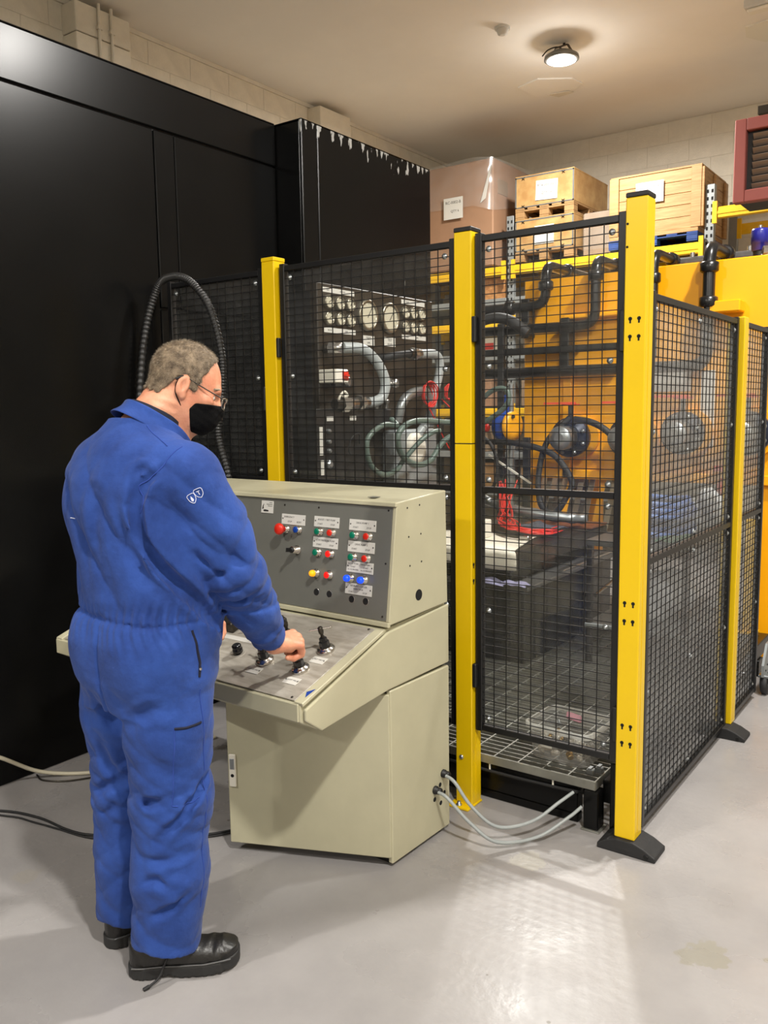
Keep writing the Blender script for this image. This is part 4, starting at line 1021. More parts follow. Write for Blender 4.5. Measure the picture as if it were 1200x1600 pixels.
# fittings and hoses
def fitting(c, d, r, L_, lab):
    t = thing('hose_fitting', lab, 'fitting', c, 0, 'steel fittings on the gauge board')
    MB().lathe([(r * .7, 0), (r * .7, L_ * .3)], (0, 0, 0), d, n=12).build('neck', MT['darksteel'], t)
    MB().lathe([(r, L_ * .3), (r, L_ * .62)], (0, 0, 0), d, n=6, smooth=False).build('hex_nut', MT['steel'], t)
    MB().lathe([(r * .82, L_ * .62), (r * .82, L_), (r * .5, L_)], (0, 0, 0), d, n=12).build('collar', MT['steel'], t)
fitting((-2.752, 3.39, 1.638), (1, .25, 0), .03, .10, 'steel fitting on the board beside the switch box')
fitting((-2.752, 3.83, 1.637), (1, .25, 0), .028, .09, 'steel fitting in the middle of the board, left of the red coil')
fitting((-2.752, 3.33, 1.803), (1, .35, 0), .032, .10, 'steel fitting where the upper grey hose leaves the board')
fitting((-2.60, 3.22, 1.527), (.15, 1, 0), .04, .14, 'large steel fitting on top of the black valve block')
fitting((-2.60, 3.38, 1.534), (.1, 1, 0), .038, .09, 'steel fitting at the lower end of the upper grey hose')
fitting((-2.62, 3.90, 1.797), (0, 1, .02), .035, .10, 'steel fitting at the start of the right grey hose')
def hose(lab, pts, r, m, n=10, k=8, parent=None):
    t = thing('hose', lab, 'hose', pts[0], 0, 'hoses of the test rig')
    MB().tube(pts, r, n, k=k).build('sheath', MT[m], t, world=True)
    return t
hose('thick grey hose arching from the gauge board to the valve block', [(-2.66, 3.37, 1.806), (-2.62, 3.476, 1.80), (-2.60, 3.572, 1.739), (-2.58, 3.614, 1.643), (-2.58, 3.59, 1.564), (-2.59, 3.53, 1.538), (-2.6, 3.47, 1.534)], .027, 'greyhose')
hose('thick grey hose arching down at the right of the gauge board', [(-2.62, 4.0, 1.80), (-2.62, 4.164, 1.804), (-2.62, 4.212, 1.755), (-2.62, 4.197, 1.675), (-2.62, 4.148, 1.58), (-2.62, 4.1, 1.45), (-2.64, 4.0, 1.35)], .025, 'greyhose')
hose('dark pipe elbow leading into the right grey hose', [(-2.745, 3.72, 1.76), (-2.66, 3.73, 1.772), (-2.63, 3.80, 1.785), (-2.62, 3.9, 1.797)], .02, 'rubber')
hose('pale steel pipe arch under the red coil', [(-2.62, 3.78, 1.43), (-2.6, 3.794, 1.523), (-2.6, 3.857, 1.571), (-2.6, 3.945, 1.592), (-2.6, 4.036, 1.586), (-2.6, 4.09, 1.5), (-2.62, 4.1, 1.4)], .026, 'zinc')
hose('green-grey hose hanging in a large loop at the left', [(-2.55, 3.62, 1.45), (-2.5, 3.6, 1.415), (-2.5, 3.487, 1.421), (-2.5, 3.367, 1.373), (-2.5, 3.339, 1.312), (-2.5, 3.374, 1.222), (-2.5, 3.481, 1.17), (-2.5, 3.595, 1.188), (-2.5, 3.654, 1.231), (-2.46, 3.752, 1.327), (-2.44, 3.839, 1.371), (-2.44, 3.916, 1.38)], .0135, 'greenhose')
hose('green-grey hose hanging in a round loop at the right', [(-2.44, 4.2, 1.41), (-2.48, 4.043, 1.422), (-2.48, 3.748, 1.435), (-2.48, 3.605, 1.392), (-2.48, 3.58, 1.321), (-2.48, 3.637, 1.246), (-2.48, 3.756, 1.205), (-2.48, 3.882, 1.219), (-2.46, 3.975, 1.311), (-2.42, 4.042, 1.358), (-2.4, 4.2, 1.4)], .016, 'greenhose')
vb = thing('valve_block', 'black valve block with screws and white strip below the switch box', 'valve block', (-2.68, 3.3, .2))
MB().bbox(-2.751, -2.60, 3.08, 3.50, .6, 1.505, .006).build('block', MT['black'], vb, world=True)
MB().bbox(-2.74, -2.62, 3.1, 3.46, .186, .6, .006).build('stand', MT['black'], vb, world=True)
MB().bbox(-2.60, -2.597, 3.10, 3.124, 1.285, 1.42, .0006).build('white_strip', MT['paper'], vb, world=True)
MB().bbox(-2.60, -2.597, 3.105, 3.128, 1.19, 1.262, .0006).build('white_strip', MT['paper'], vb, world=True)
for y0, y1 in ((3.156, 3.206), (3.335, 3.386)): MB().bbox(-2.60, -2.597, y0, y1, 1.446, 1.468, .0006).build('name_plate', MT['paper'], vb, world=True)
for z, r in ((1.398, .012), (1.348, .012), (1.304, .012), (1.24, .022)): MB().lathe([(r, 0), (r, .012), (r * .6, .018)], (-2.60, 3.165, z), (1, 0, 0), n=6, smooth=False).build('screw', MT['zinc'], vb, world=True)
MB().tube([(-2.59, 3.40, 1.33), (-2.57, 3.37, 1.38), (-2.57, 3.31, 1.36), (-2.58, 3.30, 1.30), (-2.59, 3.33, 1.28)], .004, 6).build('thin_wire', MT['rubber'], vb, world=True)
MB().tube([(-2.60, 3.238, 1.50), (-2.58, 3.235, 1.56), (-2.58, 3.273, 1.587), (-2.58, 3.297, 1.568), (-2.59, 3.27, 1.563)], .006, 6).build('white_hook', MT['white'], vb, world=True)
t = thing('pump_casing', 'pale grey pump casing behind the hose loops', 'casing', (-2.65, 4.0, .7))
MB().bbox(-2.751, -2.64, 3.80, 4.22, .7, 1.385, .02).build('casing', MT['rgrey'], t, world=True)
MB().lathe([(.09, 0), (.09, .02), (.06, .03)], (-2.64, 3.97, 1.28), (1, 0, 0), n=24).build('end_cover', MT['white'], t, world=True)
mf = thing('manifold', 'row of small black and steel fittings under the grey hoses', 'manifold', (-2.68, 3.7, 1.42))
MB().bbox(-2.751, -2.66, 3.52, 3.78, 1.40, 1.50, .004).build('block', MT['black'], mf, world=True)
for k in range(6): MB().lathe([(.015, 0), (.012, .03), (.016, .035), (.016, .05), (.01, .055)], (-2.68, 3.535 + k * .044, 1.5), (0.2, 0, 1), n=8).build('fitting', MT['steel' if k % 2 else 'darksteel'], mf, world=True)
# red coiled leads
def coil(lab, c, r, tail):
    t = thing('coiled_lead', lab, 'coiled lead', c, 0, 'red coiled leads')
    rg = random.Random(int(r * 1e5))
    for q in range(5):
        f = .86 + .07 * q
        MB().tube([(c[0] + .006 * (q - 2) + rg.uniform(-.004, .004), c[1] + r * f * math.cos(a) * (1 + rg.uniform(-.05, .05)), c[2] + r * f * math.sin(a)) for a in [2 * math.pi * i / 12 for i in range(12)]], .0036, 6, closed=True, k=4).build('loop', MT['redwire'], t, world=True)
    for tl in tail: MB().tube(tl, .0034, 6).build('tail', MT['redwire'], t, world=True)
coil('round coil of red lead hanging left of the other coil', (-2.57, 4.02, 1.578), .062, [[(-2.57, 3.99, 1.53), (-2.55, 4.048, 1.436), (-2.52, 4.12, 1.3), (-2.5, 4.2, 1.2)]])
coil('narrow coil of red lead hanging beside the post', (-2.54, 4.19, 1.59), .045, [[(-2.55, 4.12, 1.55), (-2.5, 4.2, 1.47), (-2.45, 4.3, 1.42)], [(-2.53, 4.20, 1.54), (-2.5, 4.22, 1.35), (-2.45, 4.3, 1.1)]])

# ================================================================== big orange machine with black pipes
om = thing('test_machine', 'large orange steel test machine with black pipes and hand valves', 'machine', (-1.8, 5.8, 0))
OX0, OX1, OY, OZ0, OZ1 = -2.60, -.995, 5.25, 1.03, 2.33
def ow(name, m, x0, x1, y0, y1, z0, z1, b=.006): return MB().bbox(x0, x1, y0, y1, z0, z1, b).build(name, m, om, world=True)
ow('body', MT['orange'], OX0, OX1, OY, 6.5, OZ0, OZ1)
for x in (OX0, OX1 - .09): ow('leg', MT['orange'], x, x + .09, OY + .01, OY + .10, 0, OZ0)
for x in (OX0, OX1 - .09): ow('leg', MT['orange'], x, x + .09, 6.4, 6.49, 0, OZ0)
ow('ledge', MT['orange'], -2.28, -1.86, OY - .09, OY, 2.05, 2.075); ow('ledge', MT['orange'], -1.42, -1.21, OY - .12, OY, 2.02, 2.085)
ow('rib', MT['orange'], -2.31, -2.25, OY - .03, OY, OZ0, 1.85)
ow('lower_rail', MT['orange'], OX0, OX1, OY - .03, OY, OZ0, 1.09)
ow('white_sign', MT['paper'], -1.74, -1.50, OY - .006, OY, 1.58, 1.70, .001)
ow('white_sign', MT['paper'], -1.44, -1.36, OY - .006, OY, 1.25, 1.70, .001)
MT['finmetal'] = mat('fin_metal', srgb(160, 148, 128), .35, .6)
for k in range(9):
    x = -2.50 + k * .075
    MB().bar((x, 5.30, 1.03), (x - .045, 5.24, .70), .036, .006, (0, 1, 0)).build('fin', MT['finmetal'] if k % 3 else MT['orange'], om, world=True)
ow('fin_rail', MT['benchblack'], -2.58, -1.8, 5.2, 5.34, .66, .70)
MT['pvc'] = mat('black_pipe', srgb(24, 24, 25), .28)
def pipe(pts, r=.032, unions=()):
    p = MB().tube(pts, r, 14, k=1, smoothpath=False).build('pipe', MT['pvc'], om, world=True)
    for (c, d) in unions: MB().lathe([(r * 1.2, -.03), (r * 1.5, -.022), (r * 1.5, .022), (r * 1.2, .03)], c, d, n=18).build('pipe_union', MT['pvc'], p, world=True)
def bend(a, b, c, n=5, f=.09):
    """corner b between a and c, rounded"""
    a, b, c = Vector(a), Vector(b), Vector(c); u = (a - b).normalized() * f; v = (c - b).normalized() * f
    return [tuple((b + u) * (1 - t) ** 2 + b * 2 * t * (1 - t) + (b + v) * t * t) for t in [i / n for i in range(n + 1)]]
PY = OY - .09
pipe([(-3.0, PY, 2.15)] + bend((-3, PY, 2.15), (-2.405, PY, 2.15), (-2.405, PY, 2.38)) + bend((-2.405, PY, 2.15), (-2.405, PY, 2.40), (-2.405, 6.4, 2.40)) + [(-2.405, 6.3, 2.40)], unions=[((-2.66, PY, 2.15), (1, 0, 0)), ((-2.405, PY, 2.27), (0, 0, 1)), ((-2.405, 5.5, 2.40), (0, 1, 0))])
pipe([(-3.0, PY, 2.005)] + bend((-3, PY, 2.0), (-2.07, PY, 2.005), (-2.07, PY, 2.38)) + bend((-2.07, PY, 2.0), (-2.07, PY, 2.40), (-2.07, 6.4, 2.40)) + [(-2.07, 6.3, 2.40)], unions=[((-2.07, PY, 2.3), (0, 0, 1)), ((-2.55, PY, 2.005), (1, 0, 0)), ((-2.07, 5.5, 2.40), (0, 1, 0))])
pipe([(-3.0, PY, 1.725)] + bend((-3, PY, 1.725), (-1.39, PY, 1.725), (-1.39, PY, 2.38)) + bend((-1.39, PY, 1.7), (-1.39, PY, 2.40), (-1.39, 6.4, 2.40)) + [(-1.39, 6.3, 2.40)], .035, unions=[((-1.39, PY, 2.28), (0, 0, 1)), ((-1.39, PY, 2.085), (0, 0, 1)), ((-1.39, 5.5, 2.40), (0, 1, 0))])
pipe([(-1.71, PY, 1.78)] + bend((-1.71, PY, 1.7), (-1.71, PY, 2.40), (-1.71, 6.4, 2.40)) + [(-1.71, 6.3, 2.40)], .028, unions=[((-1.71, PY, 2.25), (0, 0, 1)), ((-1.71, 5.5, 2.40), (0, 1, 0))])
ow('flat_bar', MT['pvc'], -3.0, -1.86, PY - .02, PY + .02, 1.84, 1.885)
for x, z0, z1 in ((-2.55, 1.95, 2.2), (-2.27, 1.7, 2.06)): ow('pipe_clamp', MT['pvc'], x - .03, x + .03, PY - .01, OY, z0, z1)
# hand valves
MT['navy'] = mat('valve_navy', srgb(40, 46, 60), .4, .3)
MT['redlever'] = mat('red_lever', srgb(204, 66, 22), .45)
for i, (x, z) in enumerate(((-2.20, 1.305), (-1.82, 1.305), (-1.50, 1.335), (-1.14, 1.335))):
    c = V(x, OY, z); d = V(0, -1, 0)
    vv = MB().lathe([(.07, 0), (.07, .12), (.125, .12), (.125, .17), (.08, .18), (.08, .2)], c, d, n=28).build('hand_valve', MT['navy'], om, world=True)
    MB().lathe([(.14, 0), (.14, .03)], c, d, n=28).build('pipe_flange', MT['orange'], vv, world=True)
    MB().lathe([(.062, .2), (.075, .21), (.075, .31), (.068, .325), (.03, .33)], c, d, n=24).build('end_cap', MT['zinc'], vv, world=True)
    for q in range(8):
        a = 2 * math.pi * (q + .5) / 8
        MB().lathe([(.014, .17), (.014, .182), (.006, .188)], c + V(math.cos(a) * .103, 0, math.sin(a) * .103), d, n=8).build('flange_bolt', MT['zinc'], vv, world=True)
    MB().cyl((x, OY - .15, z + .11), (x, OY - .15, z + .2), .016, 10).build('valve_stem', MT['darksteel'], vv, world=True)
    MB().bar((x - .16, OY - .20, z + .215), (x + .03, OY - .14, z + .215), .04, .014).bar((x - .05, OY - .15, z + .205), (x + .05, OY - .15, z + .205), .05, .012).build('valve_lever', MT['redlever'], vv, world=True)
# pipe bracing frame in front of the rack, left of the orange body
fr = thing('pipe_stand', 'dark steel upright stand carrying pipes left of the orange machine', 'stand', (-2.72, 4.95, GZ))
MB().bbox(-2.735, -2.69, 5.12, 5.16, 0, 2.05, .004).build('upright', MT['rubber'], fr, world=True)
MB().bbox(-2.545, -2.50, 5.12, 5.16, 0, 1.3, .004).build('upright', MT['rubber'], fr, world=True)
MB().bbox(-2.69, -2.545, 5.13, 5.15, .9, .94, .004).build('cross_bar', MT['rubber'], fr, world=True)
MB().cyl((-2.62, 5.1, .9), (-2.62, 5.1, 1.65), .02, 10).build('bright_conduit', MT['zinc'], fr, world=True)
MB().bar((-2.735, 5.0, 1.19), (-2.44, 5.05, 1.0), .012, .012).build('white_rod', MT['white'], fr, world=True)
bf = thing('blue_flange_valve', 'blue valve with an orange round flange beside the pipe frame', 'valve', (-2.56, 4.95, 1.38))
MB().lathe([(.06, -.08), (.10, -.06), (.10, -.02), (.06, 0), (.06, .02)], (0, 0, 0), (1, -.2, 0), n=22).build('valve_body', MT['bluep'], bf)
MB().lathe([(.092, .02), (.092, .045), (.05, .05)], (0, 0, 0), (1, -.2, 0), n=26).build('flange', MT['orange'], bf)
MB().cyl((-.03, .03, .09), (-.03, .03, .2), .018, 10).build('stem', MT['bluep'], bf)
MB().lathe([(.012, .05), (.012, .06)], V(.01, 0, .06), (.75, -.66, 0), n=8).build('bolt', MT['darksteel'], bf)
yt = thing('yellow_tag', 'bright yellow tag with a white strip hanging left inside the gate', 'tag', (-2.75, 4.9, 1.30))
MB().bbox(-.02, .02, -.003, .003, 0, .13, .003).build('tag_body', MT['yellow'], yt); MB().bbox(-.018, .018, -.003, .003, .13, .18, .002).build('white_strip', MT['paper'], yt)
MB().lathe([(.03, 0), (.03, .01), (.015, .012)], (.04, .02, .07), (.2, -1, 0), n=16).build('red_cap', MT['red'], yt)
hose('black hose looping down from the first hand valve to the bench', [(-2.17, 5.02, 1.43), (-2.288, 4.95, 1.284), (-2.321, 4.9, 1.083), (-2.284, 4.85, .90), (-2.176, 4.82, .85), (-2.101, 4.85, .972), (-2.094, 4.88, 1.051), (-2.201, 4.9, 1.186), (-2.331, 4.9, 1.244), (-2.509, 4.9, 1.274), (-2.72, 4.9, 1.28)], .019, 'rubber')
hose('black hose arching right from the first hand valve', [(-2.13, 5.0, 1.42), (-1.996, 4.95, 1.401), (-1.895, 4.95, 1.344), (-1.834, 4.95, 1.26), (-1.80, 4.98, 1.1), (-1.8, 5.0, .8)], .02, 'rubber')
hose('dark green hose looping in the upper left of the gate', [(-2.70, 4.72, 1.25), (-2.653, 4.7, 1.408), (-2.63, 4.7, 1.528), (-2.54, 4.7, 1.604), (-2.452, 4.7, 1.61), (-2.43, 4.7, 1.544), (-2.473, 4.7, 1.486), (-2.562, 4.7, 1.428), (-2.66, 4.7, 1.38)], .016, 'greenhose')
hose('thin black hose hanging low in the left of the gate', [(-2.68, 4.72, 1.35), (-2.56, 4.7, 1.28), (-2.51, 4.7, 1.16), (-2.53, 4.7, 1.02), (-2.62, 4.7, .97), (-2.68, 4.7, 1.1)], .011, 'rubber')
hose('black hose sagging between the pipes left of the orange machine', [(-3.0, 5.02, 1.96), (-2.85, 5.0, 2.04), (-2.7, 5.0, 2.075), (-2.58, 5.02, 2.05), (-2.48, 5.05, 1.97)], .035, 'rubber')
# on top of the machine
bc = thing('filter_canister', 'dark blue canister with a black neck on top of the orange machine', 'canister', (-1.18, 5.42, OZ1))
MB().lathe([(.036, 0), (.036, .06)], n=18).build('neck', MT['black'], bc)
MB().lathe([(.040, .05), (.045, .055), (.045, .09), (.049, .092), (.049, .16), (.045, .175), (.02, .18)], n=22).build('bowl', MT['bluep'].copy(), bc)
MB().cyl((0, 0, .18), (0, 0, .196), .011, 8).build('top_nut', MT['steel'], bc)
bpy.data.objects['bowl'].data.materials[0].node_tree.nodes['Principled BSDF'].inputs['Base Color'].default_value = c4(srgb(34, 36, 130))
t = thing('hose_coupling', 'steel coupling lying beside the blue canister on the orange machine', 'coupling', (-1.10, 5.34, OZ1 + .035))
MB().cyl((-.03, -.02, 0), (.06, .03, .0), .018, 10).build('tube', MT['steel'], t); MB().lathe([(.026, 0), (.026, .03)], (-.04, -.025, .0), (1, .5, 0), n=6, smooth=False).build('hex_nut', MT['steel'], t); MB().box(-.05, .05, -.02, .02, -.034, -.018).build('support', MT['steel'], t)
t = MB().bbox(-2.58, -1.0, 5.9, 6.3, OZ1, OZ1 + .03, .003).build('plank', MT['pine']); tag(t, 'pale timber board lying on top of the orange machine', 'board')
for i, (x, l) in enumerate(((-1.62, 'grey valve actuator on top of the machine, left one'), (-1.28, 'grey valve actuator on top of the machine, right one'))):
    t = thing('actuator', l, 'actuator', (x, 5.62, OZ1), 0, 'actuators on the machine top')
    MB().cyl((-.09, 0, .06), (.09, 0, .06), .035, 14).build('cylinder', MT['benchgrey'], t); MB().bbox(-.05, .05, -.03, .03, 0, .04, .004).build('foot', MT['benchgrey'], t)
    MB().cyl((0, 0, .09), (0, 0, .12), .014, 8).build('plug', MT['steel'], t)

# ================================================================== trolley with loose gear behind the side panels
tr = thing('steel_trolley', 'steel trolley loaded with hoses behind the black side panels', 'trolley', (-1.4, 4.7, GZ))
MB().bbox(-1.66, -1.14, 4.05, 5.0, .80, .83, .004).build('top_tray', MT['benchgrey'], tr, world=True)
MB().bbox(-1.66, -1.14, 4.05, 5.0, .38, .40, .004).build('bottom_tray', MT['rgrey'], tr, world=True)
for x in (-1.64, -1.16):
    for y in (4.07, 4.98): MB().bbox(x - .015, x + .015, y - .015, y + .015, GZ, .80, .003).build('leg', MT['darksteel'], tr, world=True)
MT['bluehose'] = mat('blue_hose', srgb(60, 104, 176), .4)
MT['bag'] = mat('white_plastic_bag', srgb(206, 210, 214), .3)
t = thing('hose_coil', 'blue hose coiled on the trolley behind the side panel', 'hose', (-1.42, 4.45, .83))
for q in range(6):
    r = .20 - .018 * (q % 3)
    MB().tube([(-1.42 + r * .85 * math.cos(a), 4.45 + r * 1.3 * math.sin(a), .85 + .03 * q + .008 * math.sin(3 * a)) for a in [2 * math.pi * i / 12 for i in range(12)]], .016, 8, closed=True, k=4).build('loop', MT['bluehose'], t, world=True)
def blob(name, lab, cat, c, r, m, seed, sc=(1, 1, 1)):
    r_ = random.Random(seed); mb = MB(); mb.ball((0, 0, 0), 1, 22, 14); ph = [r_.uniform(0, 6) for _ in range(6)]
    vs = []
    for x, y, z in mb.v:
        k = 1 + .16 * math.sin(4 * x + ph[0] + 3 * z) + .12 * math.sin(7 * y + ph[1] + 2 * x) + .08 * math.sin(11 * z + ph[2] + 5 * y)
        vs.append((x * r * k * sc[0], y * r * k * sc[1], max(-r * sc[2] * .8, z * r * k * sc[2])))
    mb.v = vs; o = mb.build(name, m); o.location = (c[0], c[1], c[2] + r * sc[2] * .8); tag(o, lab, cat); return o
blob('plastic_bag', 'crumpled white plastic bag on the trolley beside the blue hose', 'bag', (-1.25, 4.80, .832), .10, MT['bag'], 2, (1, 1, 1.1))
blob('plastic_bag', 'second crumpled white plastic bag on the lower shelf of the trolley', 'bag', (-1.4, 4.4, .402), .16, MT['bag'], 5, (1, 1.4, .8))
MT['greencloth'] = mat('green_cloth', srgb(60, 110, 84), .8)
rag('green cloth lying on the trolley under the blue hose', (-1.24, 4.2, .832), .08, .12, .03, MT['greencloth'], 8)
t = thing('red_coupling', 'red round coupling hanging beyond the pale side post', 'coupling', (-1.25, 5.08, .92))
MB().lathe([(.07, 0), (.08, .02), (.08, .06), (.05, .07)], (0, 0, .1), (1, -.4, 0), n=18).build('disc', MT['red'], t); MB().bbox(-.05, .06, -.05, .05, .2, .23, .005).build('bracket', MT['red'], t); MB().cyl((0, 0, -.735), (0, 0, .22), .014, 8).build('stand', MT['darksteel'], t)
t = thing('yellow_pole', 'dull yellow pole standing beyond the pale side post', 'pole', (-1.10, 5.12, GZ))
MB().bbox(-.03, .03, -.03, .03, 0, .66, .004).build('tube', MT['ryellow'], t); MB().bbox(-.05, .05, -.05, .05, 0, .012, .002).build('foot', MT['ryellow'], t)

# ================================================================== the worker
def surface_nets(f, lo, h):
    s = f < 0
    nx, ny, nz = f.shape
    c = np.zeros((nx - 1, ny - 1, nz - 1), np.int8)
    offs = [(i, j, k) for i in (0, 1) for j in (0, 1) for k in (0, 1)]
    for (i, j, k) in offs: c += s[i:nx - 1 + i, j:ny - 1 + j, k:nz - 1 + k]
    act = (c > 0) & (c < 8)
    ai = np.argwhere(act)
    idx = -np.ones(act.shape, np.int64); idx[act] = np.arange(len(ai))
    acc = np.zeros((len(ai), 3)); cnt = np.zeros((len(ai), 1))
    for a in offs:
        for ax in range(3):
            if a[ax]: continue
            b = list(a); b[ax] = 1
            fa = f[ai[:, 0] + a[0], ai[:, 1] + a[1], ai[:, 2] + a[2]]; fb = f[ai[:, 0] + b[0], ai[:, 1] + b[1], ai[:, 2] + b[2]]
            m = (fa < 0) != (fb < 0)
            t = np.where(m, fa / np.where(m, fa - fb, 1), 0)
            p = np.array(a, float)[None] + t[:, None] * np.eye(3)[ax][None]
            acc += p * m[:, None]; cnt += m[:, None]
    v = np.array(lo) + h * (ai + acc / cnt)
    F = []
    for ax in range(3):
        u, w = [(1, 2), (2, 0), (0, 1)][ax]
        sl_a = [slice(1, -1)] * 3; sl_b = [slice(1, -1)] * 3
        sl_a[ax] = slice(0, -1); sl_b[ax] = slice(1, None)
        sa, sb = s[tuple(sl_a)], s[tuple(sl_b)]
        e = np.argwhere(sa != sb)
        base = e.copy(); base[:, u] += 1; base[:, w] += 1
        q = []
        for (du, dw) in ((-1, -1), (0, -1), (0, 0), (-1, 0)):
            g = base.copy(); g[:, u] += du; g[:, w] += dw
            q.append(idx[g[:, 0], g[:, 1], g[:, 2]])
        q = np.stack(q, 1)
        fl = ~sa[e[:, 0], e[:, 1], e[:, 2]]
        q[fl] = q[fl][:, ::-1]
        F.append(q)
    return v, np.concatenate(F)
def grid(lo, hi, h):
    ax = [np.arange(lo[i], hi[i] + h, h, dtype=np.float32) for i in range(3)]
    return np.meshgrid(*ax, indexing='ij')
def smin(a, b, k):
    if k <= 0: return np.minimum(a, b)
    t = np.clip(.5 + .5 * (b - a) / k, 0, 1)
    return b * (1 - t) + a * t - k * t * (1 - t)
def smax(a, b, k): return -smin(-a, -b, k)
def rcone(P, a, b, ra, rb):
    """tapered capsule"""
    a, b = np.array(a, np.float32), np.array(b, np.float32); d = b - a; L2 = float(d @ d)
    X, Y, Z = P[0] - a[0], P[1] - a[1], P[2] - a[2]
    t = np.clip((X * d[0] + Y * d[1] + Z * d[2]) / L2, 0, 1)
    return np.sqrt((X - t * d[0]) ** 2 + (Y - t * d[1]) ** 2 + (Z - t * d[2]) ** 2) - (ra + (rb - ra) * t)
def ell(P, c, r):
    X, Y, Z = (P[0] - c[0]) / r[0], (P[1] - c[1]) / r[1], (P[2] - c[2]) / r[2]
    k = np.sqrt(X * X + Y * Y + Z * Z)
    return (k - 1) * min(r) * np.where(k > 1, 1, 1)
def chain(P, pts, k):
    """pts: [(x,y,z,r)...]"""
    d = None
    for a, b in zip(pts[:-1], pts[1:]):
        q = rcone(P, a[:3], b[:3], a[3], b[3]); d = q if d is None else smin(d, q, k)
    return d
def loft(P, secs, p=2.3):
    """secs: (z, cx, cy, a, b) sorted by z; stacked ellipses"""
    S = np.array(secs, np.float32); Z = P[2]
    def it(i): return np.interp(Z, S[:, 0], S[:, i]).astype(np.float32)
    cx, cy, a, b = it(1), it(2), it(3), it(4)
    r = (np.abs((P[0] - cx) / a) ** p + np.abs((P[1] - cy) / b) ** p) ** (1 / p)
    d = (r - 1) * np.minimum(a, b) * .95
    return np.maximum(d, np.maximum(S[0, 0] - Z, Z - S[-1, 0]))
def np_mesh(name, v, f, m, smooth=True):
    me = bpy.data.meshes.new(name)
    me.from_pydata(v.tolist(), [], f.tolist())
    me.polygons.foreach_set('use_smooth', [smooth] * len(f)); me.update()
    if m is not None: me.materials.append(m)
    return me

person = thing('person', 'man in blue coveralls, glasses and black face mask turning a valve at the console', 'person', (-1.84, 1.40, 0))
PI_ = WM[person].inverted()
def plink(name, me, parent=None):
    me.transform(PI_); return link(name, me, parent or person)

def cloth_mat():
    m, nt, b = nodes('blue_coverall'); N, Lk = nt.nodes, nt.links
    tc = N.new('ShaderNodeTexCoord')
    n1 = N.new('ShaderNodeTexNoise'); n1.inputs['Scale'].default_value = 7; n1.inputs['Detail'].default_value = 8; n1.inputs['Roughness'].default_value = .65
    Lk.new(tc.outputs['Object'], n1.inputs['Vector'])
    r = N.new('ShaderNodeValToRGB'); r.color_ramp.elements[0].position = .3; r.color_ramp.elements[1].position = .72
    r.color_ramp.elements[0].color = c4(srgb(32, 55, 115)); r.color_ramp.elements[1].color = c4(srgb(48, 80, 156))
    Lk.new(n1.outputs['Fac'], r.inputs[0])
    # oily marks
    n2 = N.new('ShaderNodeTexNoise'); n2.inputs['Scale'].default_value = 3.1; n2.inputs['Detail'].default_value = 9; n2.inputs['Roughness'].default_value = .7
    Lk.new(tc.outputs['Object'], n2.inputs['Vector'])
    mr = N.new('ShaderNodeMapRange'); mr.inputs[1].default_value = .60; mr.inputs[2].default_value = .78; mr.inputs[3].default_value = 0; mr.inputs[4].default_value = .55
    Lk.new(n2.outputs['Fac'], mr.inputs[0])
    mx = N.new('ShaderNodeMix'); mx.data_type = 'RGBA'; mx.inputs[7].default_value = c4(srgb(52, 62, 92))
    Lk.new(mr.outputs[0], mx.inputs[0]); Lk.new(r.outputs[0], mx.inputs[6]); Lk.new(mx.outputs[2], b.inputs['Base Color'])
    b.inputs['Roughness'].default_value = .85
    b.inputs['Sheen Weight'].default_value = .08
    b.inputs['Specular IOR Level'].default_value = .2
    n3 = N.new('ShaderNodeTexNoise'); n3.inputs['Scale'].default_value = 26; n3.inputs['Detail'].default_value = 5
    Lk.new(tc.outputs['Object'], n3.inputs['Vector'])
    n4 = N.new('ShaderNodeTexNoise'); n4.inputs['Scale'].default_value = 320
    Lk.new(tc.outputs['Object'], n4.inputs['Vector'])
    b1 = N.new('ShaderNodeBump'); b1.inputs['Strength'].default_value = .35; b1.inputs['Distance'].default_value = .012; Lk.new(n3.outputs['Fac'], b1.inputs['Height'])
    b2 = N.new('ShaderNodeBump'); b2.inputs['Strength'].default_value = .12; b2.inputs['Distance'].default_value = .002; Lk.new(n4.outputs['Fac'], b2.inputs['Height']); Lk.new(b1.outputs[0], b2.inputs['Normal'])
    Lk.new(b2.outputs[0], b.inputs['Normal'])
    return m
MT['coverall'] = cloth_mat()
MT['skin'] = mat('skin', srgb(222, 164, 132), .48, c2=srgb(206, 136, 106), vs=16, bump=.12, bs=150)
MT['skin'].node_tree.nodes['Principled BSDF'].inputs['Subsurface Weight'].default_value = .12
MT['skin'].node_tree.nodes['Principled BSDF'].inputs['Subsurface Radius'].default_value = (.01, .004, .002)
MT['hair'] = mat('grey_hair', srgb(150, 132, 108), .55, c2=srgb(84, 70, 54), vs=45, bump=.5, bs=420)
MT['hairs'] = mat('hair_strand', srgb(172, 158, 136), .45, c2=srgb(92, 78, 60), vs=60)
MT['maskc'] = mat('mask_cloth', srgb(9, 9, 10), .9, bump=.2, bs=220, spec=.15)
MT['navyshirt'] = mat('navy_shirt', srgb(24, 28, 46), .85)
MT['boot'] = mat('black_leather', srgb(26, 25, 24), .38, bump=.12, bs=110)
MT['bootsole'] = mat('boot_sole', srgb(34, 34, 34), .6, bump=.1, bs=60)

